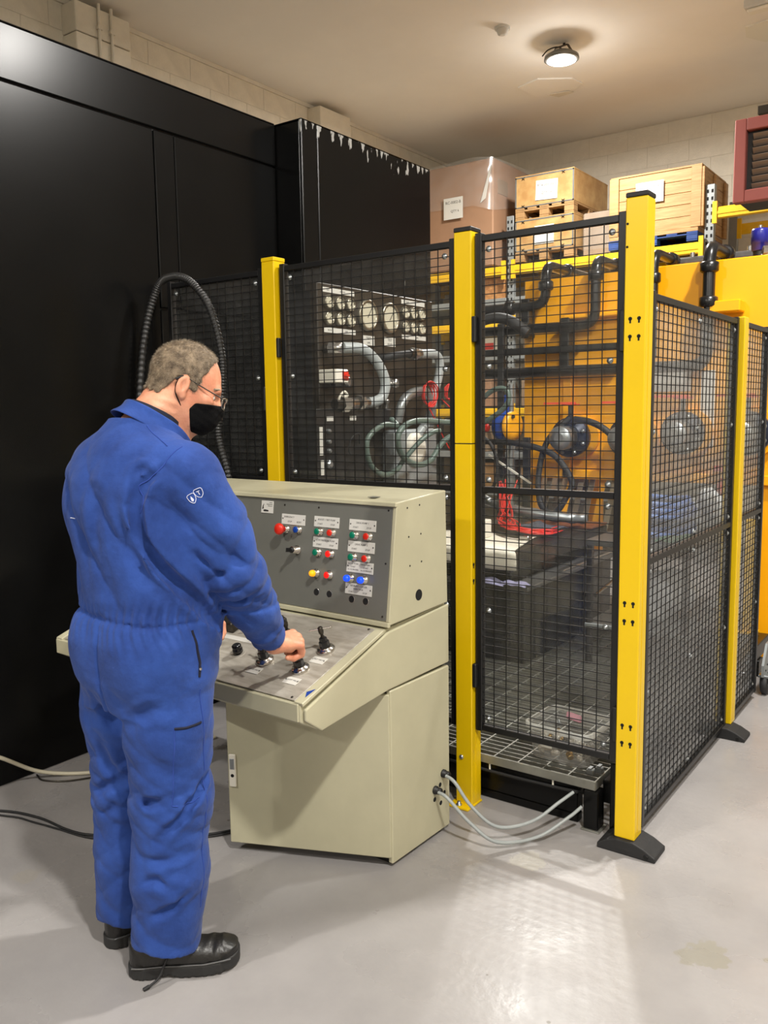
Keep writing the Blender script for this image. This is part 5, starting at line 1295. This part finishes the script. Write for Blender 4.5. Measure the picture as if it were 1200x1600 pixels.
# skeleton (world coordinates)
SHR, ELR, WRR = (-1.638, 1.432, 1.338), (-1.612, 1.545, 1.095), (-1.672, 1.740, .862)
SHL, ELL, WRL = (-1.968, 1.425, 1.342), (-2.015, 1.485, 1.08), (-1.985, 1.70, .90)
HPR, KNR, ANR = (-1.722, 1.42, .84), (-1.728, 1.415, .47), (-1.742, 1.385, .075)
HPL, KNL, ANL = (-1.908, 1.43, .84), (-1.925, 1.435, .45), (-1.945, 1.42, .075)
TORSO = [(.74, -1.810, 1.418, .17, .13), (.82, -1.806, 1.421, .194, .158), (.92, -1.802, 1.426, .198, .165), (.97, -1.800, 1.433, .190, .158), (.99, -1.799, 1.435, .183, .152), (1.03, -1.799, 1.434, .190, .157),
         (1.13, -1.800, 1.430, .190, .154), (1.25, -1.803, 1.420, .190, .145), (1.335, -1.805, 1.415, .181, .133), (1.40, -1.806, 1.420, .147, .113), (1.447, -1.808, 1.430, .104, .091), (1.485, -1.808, 1.442, .078, .078)]
def sharp(t): return 1 - 2 * np.abs(np.sin(t * .5)) ** .75
CREASES = [
    ([(-1.846, 1.372, .445), (-1.693, 1.319, .515), (-1.655, 1.342, .523)], .014, .011), ([(-1.655, 1.341, .498), (-1.631, 1.379, .506), (-1.629, 1.439, .518)], .008, .011),
    ([(-1.647, 1.479, .578), (-1.626, 1.424, .533), (-1.63, 1.378, .484), (-1.658, 1.34, .442), (-1.677, 1.33, .415)], .013, .010),
    ([(-1.658, 1.315, 1.352), (-1.665, 1.297, 1.279), (-1.659, 1.306, 1.201), (-1.636, 1.341, 1.127), (-1.613, 1.394, 1.056), (-1.616, 1.467, .98), (-1.636, 1.528, .925)], .022, .013),
    ([(-1.621, 1.348, 1.361), (-1.647, 1.316, 1.332), (-1.663, 1.3, 1.294), (-1.67, 1.297, 1.217)], .010, .009),
    ([(-1.698, 1.281, 1.279), (-1.684, 1.293, 1.185), (-1.666, 1.312, 1.097)], .008, .013), ([(-1.775, 1.267, 1.307), (-1.784, 1.268, 1.212), (-1.782, 1.276, 1.131)], .007, .014),
    ([(-1.895, 1.311, .65), (-1.88, 1.335, .565), (-1.859, 1.356, .508)], .010, .012), ([(-1.954, 1.337, .464), (-1.881, 1.342, .508), (-1.80, 1.37, .55)], .011, .012), ([(-1.972, 1.35, .398), (-1.878, 1.346, .44), (-1.848, 1.371, .438)], .007, .012),
    ([(-1.61, 1.418, 1.158), (-1.579, 1.462, 1.121), (-1.558, 1.505, 1.059)], .009, .010), ([(-1.553, 1.471, 1.155), (-1.541, 1.513, 1.109), (-1.553, 1.568, 1.039)], .007, .009), ([(-1.606, 1.505, 1.028), (-1.576, 1.543, 1.016), (-1.561, 1.599, 1.016)], .009, .010),
    ([(-1.838, 1.278, .776), (-1.847, 1.329, .698), (-1.80, 1.31, .67)], .010, .013), ([(-1.724, 1.296, .726), (-1.667, 1.312, .766), (-1.636, 1.341, .771)], .007, .014),
    ([(-1.764, 1.31, .278), (-1.686, 1.321, .307), (-1.644, 1.367, .263)], .008, .011), ([(-1.728, 1.307, .185), (-1.669, 1.337, .226), (-1.637, 1.393, .271)], .009, .010), ([(-1.754, 1.318, .366), (-1.682, 1.331, .356), (-1.642, 1.381, .372)], .007, .012)]
def coverall_sdf(P, sh=0.0, folds=True):
    X, Y, Z = P
    d = loft(P, TORSO)
    # shoulders and upper back
    d = smin(d, rcone(P, (-1.935, 1.415, 1.362), (-1.675, 1.42, 1.362), .072, .072), .05)
    d = smin(d, ell(P, (-1.805, 1.355, 1.28), (.165, .083, .16)), .04)
    # seat
    d = smin(d, ell(P, (-1.722, 1.343, .895), (.10, .085, .115)), .03)
    d = smin(d, ell(P, (-1.882, 1.348, .895), (.10, .085, .115)), .03)
    legR = chain(P, [HPR + (.105,), (-1.722, 1.41, .68, .108), KNR + (.101,), (-1.735, 1.405, .28, .096), ANR + (.089,)], .03)
    legL = chain(P, [HPL + (.105,), (-1.915, 1.42, .68, .108), KNL + (.098,), (-1.935, 1.43, .28, .092), ANL + (.087,)], .03)
    legs = smin(legR, legL, .012)
    d = smin(d, legs, .035)
    armR = chain(P, [SHR + (.085,), (-1.620, 1.485, 1.215, .086), ELR + (.079,), (-1.640, 1.65, .97, .067), WRR + (.05,)], .02)
    armL = chain(P, [SHL + (.080,), ELL + (.068,), WRL + (.048,)], .02)
    if folds:
        # sleeve: rings and drags round the elbow
        ax = np.array(WRR, np.float32) - np.array(ELR, np.float32); ax /= np.linalg.norm(ax)
        s = (X - ELR[0]) * ax[0] + (Y - ELR[1]) * ax[1] + (Z - ELR[2]) * ax[2]
        w1 = sharp(95 * (s + .35 * (X + 1.6)) + 2.2 * np.sin(23 * Z + 9 * X)) * np.exp(-((s + .02) / .10) ** 2)
        w2 = sharp(60 * (X * .8 + Z * .7) + 3 * np.sin(17 * Y + 11 * Z))
        armR = armR + .0065 * w1 + .0035 * w2 - .005 * np.exp(-((s - .27) / .012) ** 2)
        armL = armL + .004 * np.sin(70 * Z + 2 * np.sin(20 * X))
    d = smin(d, armR, .014)
    d = smin(d, armL, .02)
    # flat hems and cuffs
    hem = .072 + .10 * (X + 1.84) * 0 - .28 * (Y - 1.40)
    d = np.where(Z < .45, np.maximum(d, (hem - Z) * .9), d)
    d = smax(d, -(rcone(P, WRR, tuple(np.array(WRR) * 2 - np.array((-1.640, 1.65, .97))), .040, .06)), .004)
    if folds:
        ang = np.arctan2(Y - 1.43, X + 1.80)
        belly = np.exp(-((Z - 1.2) / .22) ** 2)
        # back of the jacket: long soft drags running to the right arm pit and the waist
        d = d + .0068 * belly * sharp(38 * (X + .45 * Z) + 2.5 * np.sin(6 * Z + 4 * X))
        d = d + .0025 * belly * sharp(75 * (X - .3 * Z) + 3 * np.sin(11 * Z))
        # gathered waist with its seam
        gz = np.exp(-((Z - .98) / .05) ** 2)
        side_ = .35 + .65 * np.exp(-((ang + .55) / .75) ** 2)
        d = d + .0045 * gz * side_ * np.sin(ang * 46 + 2 * np.sin(40 * Z))
        d = d + .006 * np.exp(-((Z - .985 + .06 * (X + 1.8)) / .006) ** 2)
        # trouser legs
        lg = np.clip((.86 - Z) / .12, 0, 1)
        d = d + lg * .0030 * sharp(34 * (Z + .55 * X + .5 * Y) + 3.0 * np.sin(8 * Z + 7 * X) + 1.5) * (.45 + .55 * np.sin(9 * Z + 4 * X) ** 2)
        kn = np.exp(-((Z - .55) / .06) ** 2) + .8 * np.exp(-((Z - .24) / .10) ** 2)
        d = d + .0035 * kn * sharp(62 * (Z - .45 * (X + 1.8) - .2 * Y) + 2 * np.sin(15 * X))
        d = d + lg * .002 * sharp(120 * (Z * .6 + X * .5) + 4 * np.sin(14 * Z + 9 * Y))
        # seam groove down the seat
        d = d + .006 * np.exp(-((X + 1.803) / .005) ** 2) * (Y < 1.40) * (Z < 1.0) * (Z > .70)
        for (pts, dep, wid_) in CREASES:
            g = chain(P, [p + (0.0,) for p in pts], 0)
            pa, pz = pts[0], pts[-1]
            e0 = np.sqrt((X - pa[0]) ** 2 + (Y - pa[1]) ** 2 + (Z - pa[2]) ** 2); e1 = np.sqrt((X - pz[0]) ** 2 + (Y - pz[1]) ** 2 + (Z - pz[2]) ** 2)
            w_ = np.clip(np.minimum(e0, e1) / .055, 0, 1) * 1.0 * dep
            d = d + w_ * (np.exp(-(g / wid_) ** 2) + .45 * np.exp(-(g / (2.4 * wid_)) ** 2) - .5 * np.exp(-((g - 2.2 * wid_) / wid_) ** 2))
    return d + sh
h_ = .0052
P = grid((-2.15, 1.20, .03), (-1.48, 1.84, 1.535), h_)
D = coverall_sdf(P).astype(np.float32)
# neck opening
D = np.maximum(D, -rcone(P, (-1.808, 1.45, 1.42), (-1.775, 1.50, 1.56), .058, .064))
v, f = surface_nets(D, (-2.15, 1.20, .03), h_)
cov_world = np_mesh('coverall', v, f, MT['coverall'])
from mathutils.bvhtree import BVHTree
COV = BVHTree.FromPolygons(v.tolist(), f.tolist())
coverall = plink('coverall', cov_world)

# ---- head frame: x to his right, y where the face points, z up through the crown
HA, HP_ = math.radians(50.0), math.radians(24.0)
hh = Vector((math.cos(HA), math.sin(HA), 0)); zz = Vector((0, 0, 1))
fy = hh * math.cos(HP_) - zz * math.sin(HP_); uz = hh * math.sin(HP_) + zz * math.cos(HP_); rx = fy.cross(uz)
HC = Vector((-1.752, 1.549, 1.570)); HS = .90
HM = Matrix.Identity(4)
for i in range(3): HM[i][0], HM[i][1], HM[i][2], HM[i][3] = rx[i] * HS, fy[i] * HS, uz[i] * HS, HC[i]
C7l = HM.inverted() @ Vector((-1.812, 1.437, 1.45))
THl = HM.inverted() @ Vector((-1.785, 1.495, 1.38))
def head_core(P):
    d = ell(P, (0, -.012, .030), (.0765, .0985, .090))
    d = smin(d, ell(P, (0, .030, -.030), (.062, .068, .088)), .03)
    d = smin(d, rcone(P, (0, .010, -.070), (0, .066, -.098), .050, .026), .03)           # jaw and chin
    for s in (-1, 1):
        d = smin(d, rcone(P, (s * .052, .0, -.045), (s * .038, .05, -.092), .018, .018), .03)
        d = smin(d, ell(P, (s * .044, .066, -.022), (.022, .020, .018)), .02)            # cheek
    d = smin(d, rcone(P, (-.03, .083, .016), (.03, .083, .016), .011, .011), .018)       # brow
    d = smin(d, rcone(P, (0, .088, .006), (0, .113, -.036), .008, .013), .012)           # nose
    for s in (-1, 1): d = smax(d, -ell(P, (s * .032, .100, -.004), (.016, .016, .011)), .012)
    return d
def neck(P):
    d = rcone(P, (0, -.022, -.035), tuple(C7l), .057, .062)
    d = smin(d, rcone(P, (0, .015, -.055), tuple(THl), .045, .055), .03)
    return smin(d, rcone(P, (0, -.055, -.045), tuple(C7l), .042, .055), .03)
def ears(P):
    d = None
    for s in (-1, 1):
        q = ell(P, (s * .080, -.012, -.008), (.0105, .0185, .031))
        q = smax(q, -ell(P, (s * .090, -.008, -.004), (.008, .010, .019)), .004)
        q = smin(q, ell(P, (s * .079, -.001, -.036), (.0065, .0075, .010)), .006)
        d = q if d is None else np.minimum(d, q)
    return d
hv = .0027
lo, hi = (-.11, -.14, -.19), (.11, .135, .135)
PH = grid(lo, hi, hv)
core = head_core(PH)
full = smin(core, neck(PH), .025)
full = smin(full, ears(PH), .008)
wr_ = .0008 * np.sin(230 * PH[2] + 2 * np.sin(40 * PH[0])) * np.exp(-((PH[2] + .075) / .03) ** 2) * (PH[1] < .0)
vh, fh = surface_nets((full + wr_).astype(np.float32), lo, hv)
Hn = np.array(HM)
vh = vh @ Hn[:3, :3].T + Hn[:3, 3]

# ---- right hand: a loose fist round the tee handle, seen from the little-finger side
def hand_sdf(P, W, d, n, EL, flip=1, curl=1.0):
    d = Vector(d).normalized(); n = (Vector(n) - d * Vector(n).dot(d)).normalized(); sd = d.cross(n).normalized() * flip     # sd: towards the little finger
    W = Vector(W)
    def q(a, b, c): return tuple(W + d * a + sd * b + n * c)
    fa = (Vector(EL) - W).normalized()
    o = rcone(P, tuple(W + fa * .10), q(0, 0, 0), .031, .025)
    o = smin(o, rcone(P, q(.0, .004, .0), q(.03, .012, .002), .025, .022), .02)
    for (a, b, r) in ((.082, -.030, .0125), (.087, -.010, .013), (.083, .010, .0125), (.074, .028, .0115)):
        o = smin(o, rcone(P, q(.015, b * .55, .002), q(a, b, .004), .0165, r), .012)
    o = smin(o, rcone(P, q(.02, -.012, -.010), q(.05, .016, -.012), .017, .014), .012)
    fing = None
    tips = []
    for i, (a, b, L1, L2, L3, r) in enumerate(((.084, -.031, .043, .026, .020, .0098), (.089, -.010, .047, .030, .021, .0102), (.085, .011, .043, .028, .020, .0098), (.075, .030, .036, .026, .024, .0092))):
        k = Vector(q(a, b, .002))
        a1, a2, a3 = math.radians(58 * curl + 4 * i), math.radians(142 * curl + 5 * i), math.radians(196 * curl)
        u1 = d * math.cos(a1) - n * math.sin(a1); u2 = d * math.cos(a2) - n * math.sin(a2); u3 = d * math.cos(a3) - n * math.sin(a3)
        p1 = k + u1 * L1; p2 = p1 + u2 * L2; p3 = p2 + u3 * L3
        g = smin(smin(rcone(P, k, p1, r + .0022, r + .0008), rcone(P, p1, p2, r + .0008, r), .003), rcone(P, p2, p3, r, r - .0015), .003)
        fing = g if fing is None else smin(fing, g, .0022)
        tips.append((p3, u3, n))
    o = smin(o, fing, .006)
    t0, t1, t2, t3 = Vector(q(.018, -.026, -.006)), Vector(q(.045, -.047, -.022)), Vector(q(.070, -.044, -.044)), Vector(q(.082, -.026, -.056))
    th = smin(rcone(P, t0, t1, .017, .0125), rcone(P, t1, t2, .0125, .0108), .005)
    th = smin(th, rcone(P, t2, t3, .0108, .0088), .004)
    return smin(o, th, .01), tips
RW, RD, RN = Vector((-1.670, 1.764, .828)), (.25, .96, -.06), (.42, .05, .90)
loR, hiR = (-1.74, 1.63, .73), (-1.58, 1.92, .95)
PR = grid(loR, hiR, .0021)
dR, tipsR = hand_sdf(PR, RW, RD, RN, ELR)
vr, fr_ = surface_nets(dR.astype(np.float32), loR, .0021)
LW, LD, LN = Vector((-1.985, 1.715, .885)), (.05, .95, -.30), (-.2, .2, .95)
loL, hiL = (-2.07, 1.60, .75), (-1.89, 1.88, 1.0)
PL = grid(loL, hiL, .003)
dL, tipsL = hand_sdf(PL, LW, LD, LN, ELL, -1, .55)
vl, fl_ = surface_nets(dL.astype(np.float32), loL, .003)
# the rest of the body, under the clothes
loB = (-2.12, 1.24, .05)
PB = grid(loB, (-1.52, 1.74, 1.50), .012)
dB = coverall_sdf(PB, .024, False)
vb_, fb_ = surface_nets(dB.astype(np.float32), loB, .012)
vv = np.concatenate([vh, vr, vl, vb_]); n0, n1, n2 = len(vh), len(vh) + len(vr), len(vh) + len(vr) + len(vl)
body = plink('body', np_mesh('body', vv, np.concatenate([fh, fr_ + n0, fl_ + n1, fb_ + n2]), MT['skin']))
# ---- hair: close-cropped shell with single hairs
def hair_region(P):
    X, Y, Z = P
    a = np.abs(X)
    front = Y - (.050 - .15 * np.clip(a - .030, 0, 1) + .18 * (Z - .085)) + .0025 * np.sin(210 * Z + 90 * X) + .002 * np.sin(330 * X + 100 * Z)
    zmin = np.where(Y > .004, -.012, .014) + np.where(Y < -.030, np.clip((Y + .030) * 1.9, -.068, 0), 0)
    return np.maximum(front, zmin - Z + .0022 * np.sin(260 * Y + 70 * X) + .0018 * np.sin(410 * X + 150 * Y))
base = smin(core, neck(PH), .025)
nzh = .0010 * np.sin(310 * PH[0] + 190 * PH[1]) * np.sin(270 * PH[2] + 120 * PH[1])
hs = smax(base - .0045 + nzh, hair_region(PH), .006)
hs = np.maximum(hs, -(base + .004))
vq, fq = surface_nets(hs.astype(np.float32), lo, hv)
vqw = vq @ Hn[:3, :3].T + Hn[:3, 3]
hair = plink('hair', np_mesh('hair', vqw, fq, MT['hair']))
rs = np.random.RandomState(5)
cen = vq[fq].mean(1); e1 = vq[fq[:, 1]] - vq[fq[:, 0]]; e2 = vq[fq[:, 2]] - vq[fq[:, 0]]; nn_ = np.cross(e1, e2); nn_ /= np.linalg.norm(nn_, axis=1, keepdims=True) + 1e-9
out = (nn_ * (cen - np.array([0, -.012, .02]))).sum(1) > 0.02
ci = np.where(out)[0]; pick = rs.choice(ci, 9000)
root = cen[pick] + rs.uniform(-.0018, .0018, (9000, 3)); nrm = nn_[pick]
down = np.array([0, .35, -1.0]) + rs.normal(0, .35, (9000, 3)); down[:, 1] = np.where(root[:, 2] > .07, 1.0, -.15) + rs.normal(0, .3, 9000)
dirs = nrm * .75 + (down - (down * nrm).sum(1, keepdims=True) * nrm) * .55; dirs /= np.linalg.norm(dirs, axis=1, keepdims=True)
wid = np.cross(dirs, rs.normal(0, 1, (9000, 3))); wid /= np.linalg.norm(wid, axis=1, keepdims=True)
ln = rs.uniform(.005, .009, (9000, 1))
sv = np.stack([root - wid * .00035, root + wid * .00035, root + dirs * ln], 1).reshape(-1, 3)
sv = sv @ Hn[:3, :3].T + Hn[:3, 3]
st = plink('hair_strands', np_mesh('hair_strands', sv, np.arange(27000).reshape(-1, 3), MT['hairs'], False), hair)
st['kind'] = 'stuff'

# ---- face mask, ear loops, glasses
reg = np.maximum(PH[1] * -1 + .028 + .25 * np.clip(PH[2] + .055, -1, 1) * 0, 0 * PH[1])
top = PH[2] - (-.022 + .30 * (PH[1] - .10))
bot = -.122 - PH[2] + 0 * PH[0]
sdm = (.030 - PH[1]) + .45 * np.abs(PH[2] + .062)
pleat = .0004 * np.sin(300 * (PH[2] + .25 * PH[1]))
puff = ell(PH, (0, .062, -.066), (.060, .064, .056))
msk = smin(core - .005, puff, .02) + pleat
msk = smax(msk, top, .003); msk = smax(msk, sdm, .004); msk = np.maximum(msk, bot)
msk = np.maximum(msk, -(core + .002))
vm, fm = surface_nets(msk.astype(np.float32), lo, hv)
vm = vm @ Hn[:3, :3].T + Hn[:3, 3]
mask = plink('face_mask', np_mesh('face_mask', vm, fm, MT['maskc'])); mask['label'] = 'black cloth face mask'
lp = MB()
for s in (-1, 1):
    for pts in ([(.056, .036, -.036), (.069, .018, -.010), (.075, .002, .018)], [(.056, .034, -.092), (.073, .0, -.058), (.080, -.022, -.035), (.083, -.030, -.006), (.078, -.020, .018)]):
        lp.tube([HM @ V(s * a, b, c) for a, b, c in pts], .0016, 6)
lp.build('ear_loop', MT['maskc'], mask, world=True)
gl = MB()
for s in (-1, 1):
    gl.tube([HM @ V(s * a, b, c) for a, b, c in ((.080, -.034, .004), (.080, -.02, .018), (.078, .02, .013), (.073, .07, .006), (.066, .108, .002))], .0017, 6)
glasses = gl.build('glasses', MT['darksteel'], person, world=True); glasses['label'] = 'thin-framed glasses'
MB().tube([HM @ V(.0815, -.036, .001), HM @ V(.0815, -.028, .010), HM @ V(.081, -.018, .018)], .0034, 8).build('temple_tip', MT['black'], glasses, world=True)
fm_ = MB()
for s in (-1, 1):
    fm_.tube([HM @ V(s * a, b, c) for a, b, c in ((.066, .108, .002), (.062, .112, -.020), (.040, .122, -.026), (.016, .124, -.022), (.012, .122, -.006), (.020, .124, .004), (.046, .118, .006))], .0014, 6, closed=True)
fm_.tube([HM @ V(-.012, .122, -.004), HM @ V(0, .126, -.001), HM @ V(.012, .122, -.004)], .0015, 6)
fm_.build('lens_frame', MT['chrome'], glasses, world=True)
MT['lensglass'] = clear_mat('spectacle_lens', (.97, .98, .98), 1.6, .02)
for s in (-1, 1):
    g = [HM @ V(s * a, b, c) for a, b, c in ((.065, .109, .001), (.061, .112, -.019), (.040, .121, -.025), (.017, .123, -.021), (.013, .122, -.006), (.020, .123, .003), (.046, .118, .005))]
    m2 = MB(); m2.add(g, [tuple(range(7))]); m2.build('lens', MT['lensglass'], glasses, world=True)
MT['eyewhite'] = mat('eye', srgb(225, 220, 212), .25); MT['iris'] = mat('iris', srgb(60, 70, 80), .25)
for s in (-1, 1):
    e = MB().ball(HM @ V(s * .032, .0765, -.006), .0105, 14, 10).build('eye', MT['eyewhite'], person, world=True)
    MB().lathe([(.0045, .0098), (.003, .0106)], HM @ V(s * .032, .0765, -.006), fy - uz * .35, n=12).build('iris', MT['iris'], e, world=True)
MB().tube([HM @ V(.016, .0925, .019), HM @ V(.034, .0905, .0235), HM @ V(.052, .076, .018)], .0035, 6).build('eyebrow', MT['hairs'], person, world=True)
MB().tube([HM @ V(-.016, .0925, .019), HM @ V(-.034, .0905, .0235), HM @ V(-.052, .076, .018)], .0035, 6).build('eyebrow', MT['hairs'], person, world=True)

# ---- collars
def collar(name, m, c, tilt, ra, rb, hgt, flare, th, gap=0.0, dip=0.0):
    """band round the neck; gap opens it at the front"""
    T = Matrix.Translation(Vector(c)) @ Matrix.Rotation(HA - math.pi / 2 + .35, 4, 'Z') @ Matrix.Rotation(tilt, 4, 'X')
    n = 44; vs = []
    for i in range(n + 1):
        a = math.pi / 2 + gap + (2 * math.pi - 2 * gap) * i / n
        front = max(0, math.sin(a)) ** 2
        for (k, z) in ((1 + flare, 0), (1.0, hgt * .55), (1.0 + .12 * flare, hgt)):
            wv = 1 + .012 * math.sin(5 * a) + .01 * math.sin(9 * a + 1)
            vs.append(T @ V(ra * k * wv * math.cos(a), rb * k * wv * math.sin(a), z * (1 - .25 * front) - dip * front))
    fs = [(i * 3 + j, (i + 1) * 3 + j, (i + 1) * 3 + j + 1, i * 3 + j + 1) for i in range(n) for j in range(2)]
    mb = MB(); mb.add(vs, fs, True)
    o = mb.build(name, m, person, world=True)
    s_ = o.modifiers.new('thick', 'SOLIDIFY'); s_.thickness = th; s_.offset = 1
    b = o.modifiers.new('sub', 'SUBSURF'); b.levels = 1; b.render_levels = 2
    return o
collar('shirt_collar', MT['navyshirt'], (-1.800, 1.459, 1.460), -.50, .064, .072, .046, .10, .004)
collar('coverall_collar', MT['coverall'], (-1.797, 1.462, 1.436), -.60, .079, .100, .050, .22, .006, .12, .01)

# ---- patches sewn on, laid onto the cloth
def snap(p, off=.001):
    loc, nor, i, d_ = COV.find_nearest(Vector(p))
    return loc + nor * off, nor
MT['darkslit'] = mat('pocket_shadow', srgb(12, 16, 38), .9)
MT['seam'] = mat('seam_thread', srgb(38, 66, 146), .9)
MT['emblem'] = mat('pale_print', srgb(200, 204, 226), .7)
def sewn(name, m, pts, r, off=.0005):
    q = []
    for a, b in zip(pts[:-1], pts[1:]):
        for k in range(6): q.append(snap(Vector(a).lerp(Vector(b), k / 6), off)[0])
    q.append(snap(pts[-1], off)[0])
    return MB().tube(q, r, 6, k=2).build(name, m, coverall, world=True)
sewn('pocket_slit', MT['darkslit'], [(-1.61, 1.407, .956), (-1.605, 1.414, .914), (-1.604, 1.422, .87), (-1.605, 1.419, .833)], .0045, -.0015)
sewn('pocket_button', MT['chrome'], [(-1.604, 1.420, .858), (-1.604, 1.421, .852)], .004, .002)
sewn('thigh_pocket_edge', MT['darkslit'], [(-1.627, 1.35, .715), (-1.614, 1.376, .712), (-1.609, 1.419, .714)], .004, -.001)
sewn('thigh_pocket_seam', MT['seam'], [(-1.627, 1.35, .715), (-1.638, 1.351, .609), (-1.647, 1.351, .508)], .0014)
sewn('thigh_pocket_seam', MT['seam'], [(-1.647, 1.351, .508), (-1.631, 1.379, .503), (-1.627, 1.436, .497)], .0014)
sewn('side_seam', MT['seam'], [(-1.607, 1.424, .80), (-1.609, 1.428, .70), (-1.625, 1.438, .52), (-1.640, 1.43, .35), (-1.652, 1.42, .2)], .0014)
sewn('armhole_seam', MT['seam'], [(-1.61, 1.40, 1.412), (-1.625, 1.352, 1.37), (-1.655, 1.305, 1.325), (-1.663, 1.30, 1.26)], .0014)
sewn('yoke_seam', MT['seam'], [(-1.726, 1.391, 1.468), (-1.68, 1.385, 1.44), (-1.637, 1.379, 1.414)], .0014)
sewn('back_tuck', MT['emblem'], [(-1.893, 1.278, 1.237), (-1.877, 1.274, 1.237)], .0014)
# two small shield emblems printed on the sleeve
bc_, bn_ = snap((-1.568, 1.395, 1.298))
bu = Vector((0, 0, 1)).cross(bn_).normalized(); bv = bn_.cross(bu)
bu, bv = (bu * .90 + bv * .44).normalized(), (bv * .90 - bu * .44).normalized()
def shield(c, s, inner):
    pts = [(-.011, .010), (.0, .0125), (.011, .010), (.0105, -.003), (.006, -.010), (0, -.014), (-.006, -.010), (-.0105, -.003)]
    out = [snap(c + bu * a * s + bv * b * s, .0012)[0] for a, b in pts]
    k = MB().tube(out, .0009, 5, closed=True, k=3).build('shield_emblem', MT['emblem'], coverall, world=True)
    q = [snap(c + bu * a * s + bv * b * s, .0012)[0] for a, b in inner]
    MB().add(q, [tuple(range(len(q)))]).build('emblem_mark', MT['emblem'], k, world=True)
shield(bc_ - bu * .011 - bv * .002, .92, [(-.004, -.006), (0, -.009), (.004, -.005), (.0025, .001), (0, .007), (-.003, .001)])
shield(bc_ + bu * .011 + bv * .002, .92, [(-.005, .006), (.005, .006), (.005, .004), (.0012, .004), (.0012, -.006), (-.0012, -.006), (-.0012, .004), (-.005, .004)])

# ---- safety shoes
def shoe(label, heel, ang, L_=.292):
    Z_ = Matrix.Translation((heel[0], heel[1], 0)) @ Matrix.Rotation(ang, 4, 'Z')      # x along the foot from the heel
    Mn = np.array(Z_)
    hv = .0032; lo = (-.02, -.075, -.01); P = grid(lo, (L_ + .02, .075, .16), hv); X, Y, Zc = P
    hw = np.interp(X, [0, .03, .10, .20, .25, L_], [.034, .040, .038, .050, .052, .050]).astype(np.float32)
    cyy = np.interp(X, [0, .12, .22, L_], [0, -.002, .004, .010]).astype(np.float32)
    outl = np.maximum(np.abs(Y - cyy) - hw, np.maximum(-X + .0, X - L_)) 
    endr = np.sqrt(np.maximum(0, .038 - X) ** 2 + (Y - cyy) ** 2) - .038
    endt = np.sqrt(np.maximum(0, X - (L_ - .046)) ** 2 + (Y - cyy) ** 2) - .047
    plan = smax(outl, np.where(X < .038, endr, np.where(X > L_ - .046, endt, -.1)), .004)
    toe = np.interp(X, [0, .2, L_], [0, 0, .010]).astype(np.float32)
    arch = .010 * np.exp(-((X - .105) / .022) ** 2)
    lug = .003 * (np.sin(X * 300) > .2) * (np.abs(Y - cyy) > hw - .012)
    sole = smax(plan - .003, np.maximum((toe + arch + lug) - Zc, Zc - (.034 + toe * .8)), .003)
    top = np.interp(X, [0, .02, .06, .10, .135, .17, .21, .25, L_], [.100, .108, .112, .112, .100, .086, .080, .078, .058]).astype(np.float32)
    r = np.sqrt(((Y - cyy) / (hw - .001)) ** 2 + (np.maximum(Zc - .03, 0) / (top - .03)) ** 2.6) - 1
    up_ = np.maximum(r * .03, np.maximum(.024 - Zc, plan + .001))
    up_ = smax(up_, -rcone(P, (.045, 0, .09), (.065, 0, .17), .030, .040), .006)
    up_ = up_ + .0012 * np.sin(170 * (X - .3 * Y)) * np.exp(-((X - .225) / .022) ** 2) + .0008 * np.exp(-((X - .245) / .004) ** 2)
    v, f = surface_nets(up_.astype(np.float32), lo, hv); v = v @ Mn[:3, :3].T + Mn[:3, 3]
    o = plink('shoe', np_mesh('shoe', v, f, MT['boot'])); o['label'] = label
    v, f = surface_nets(sole.astype(np.float32), lo, hv); v = v @ Mn[:3, :3].T + Mn[:3, 3]
    plink('sole', np_mesh('sole', v, f, MT['bootsole']), o)
    wl = [(x, -float(np.interp(x, [0, .03, .10, .20, .25, L_], [.034, .040, .038, .050, .052, .050])) + float(np.interp(x, [0, .12, .22, L_], [0, -.002, .004, .010])) - .002, .036 + max(0, (x - .2)) * .09) for x in np.linspace(.012, L_ - .02, 12)]
    MB().tube([Z_ @ V(*p) for p in wl], .0022, 6).build('welt', MT['benchgrey'], o, world=True)
    lc = MB()
    for k in range(4):
        x = .125 + k * .02; z = float(np.interp(x, [.10, .135, .17, .21], [.112, .100, .084, .076])) + .001
        lc.tube([Z_ @ V(x, -.022, z - .014), Z_ @ V(x + .004, 0, z + .001), Z_ @ V(x, .022, z - .014)], .0026, 6)
    for s in (-1, 1): lc.tube([Z_ @ V(.13, 0, .104), Z_ @ V(.15, s * .018, .112), Z_ @ V(.172, s * .026, .096), Z_ @ V(.15, s * .01, .102)], .0024, 6)
    lc.build('laces', MT['rubber'], o, world=True)
    return o, Z_
sr, Zr = shoe('right black safety shoe', (-1.815, 1.318), math.radians(43))
sl_, Zl = shoe('left black safety shoe', (-1.965, 1.352), math.radians(74))
MB().tube([Zr @ V(.118, -.03, .085), Zr @ V(.10, -.05, .05), Zr @ V(.085, -.062, .02), Zr @ V(.055, -.078, .004)], .0032, 6).tube([Zr @ V(.062, -.074, .007), Zr @ V(.048, -.082, .004)], .0055, 6).build('loose_lace', MT['rubber'], sr, world=True)
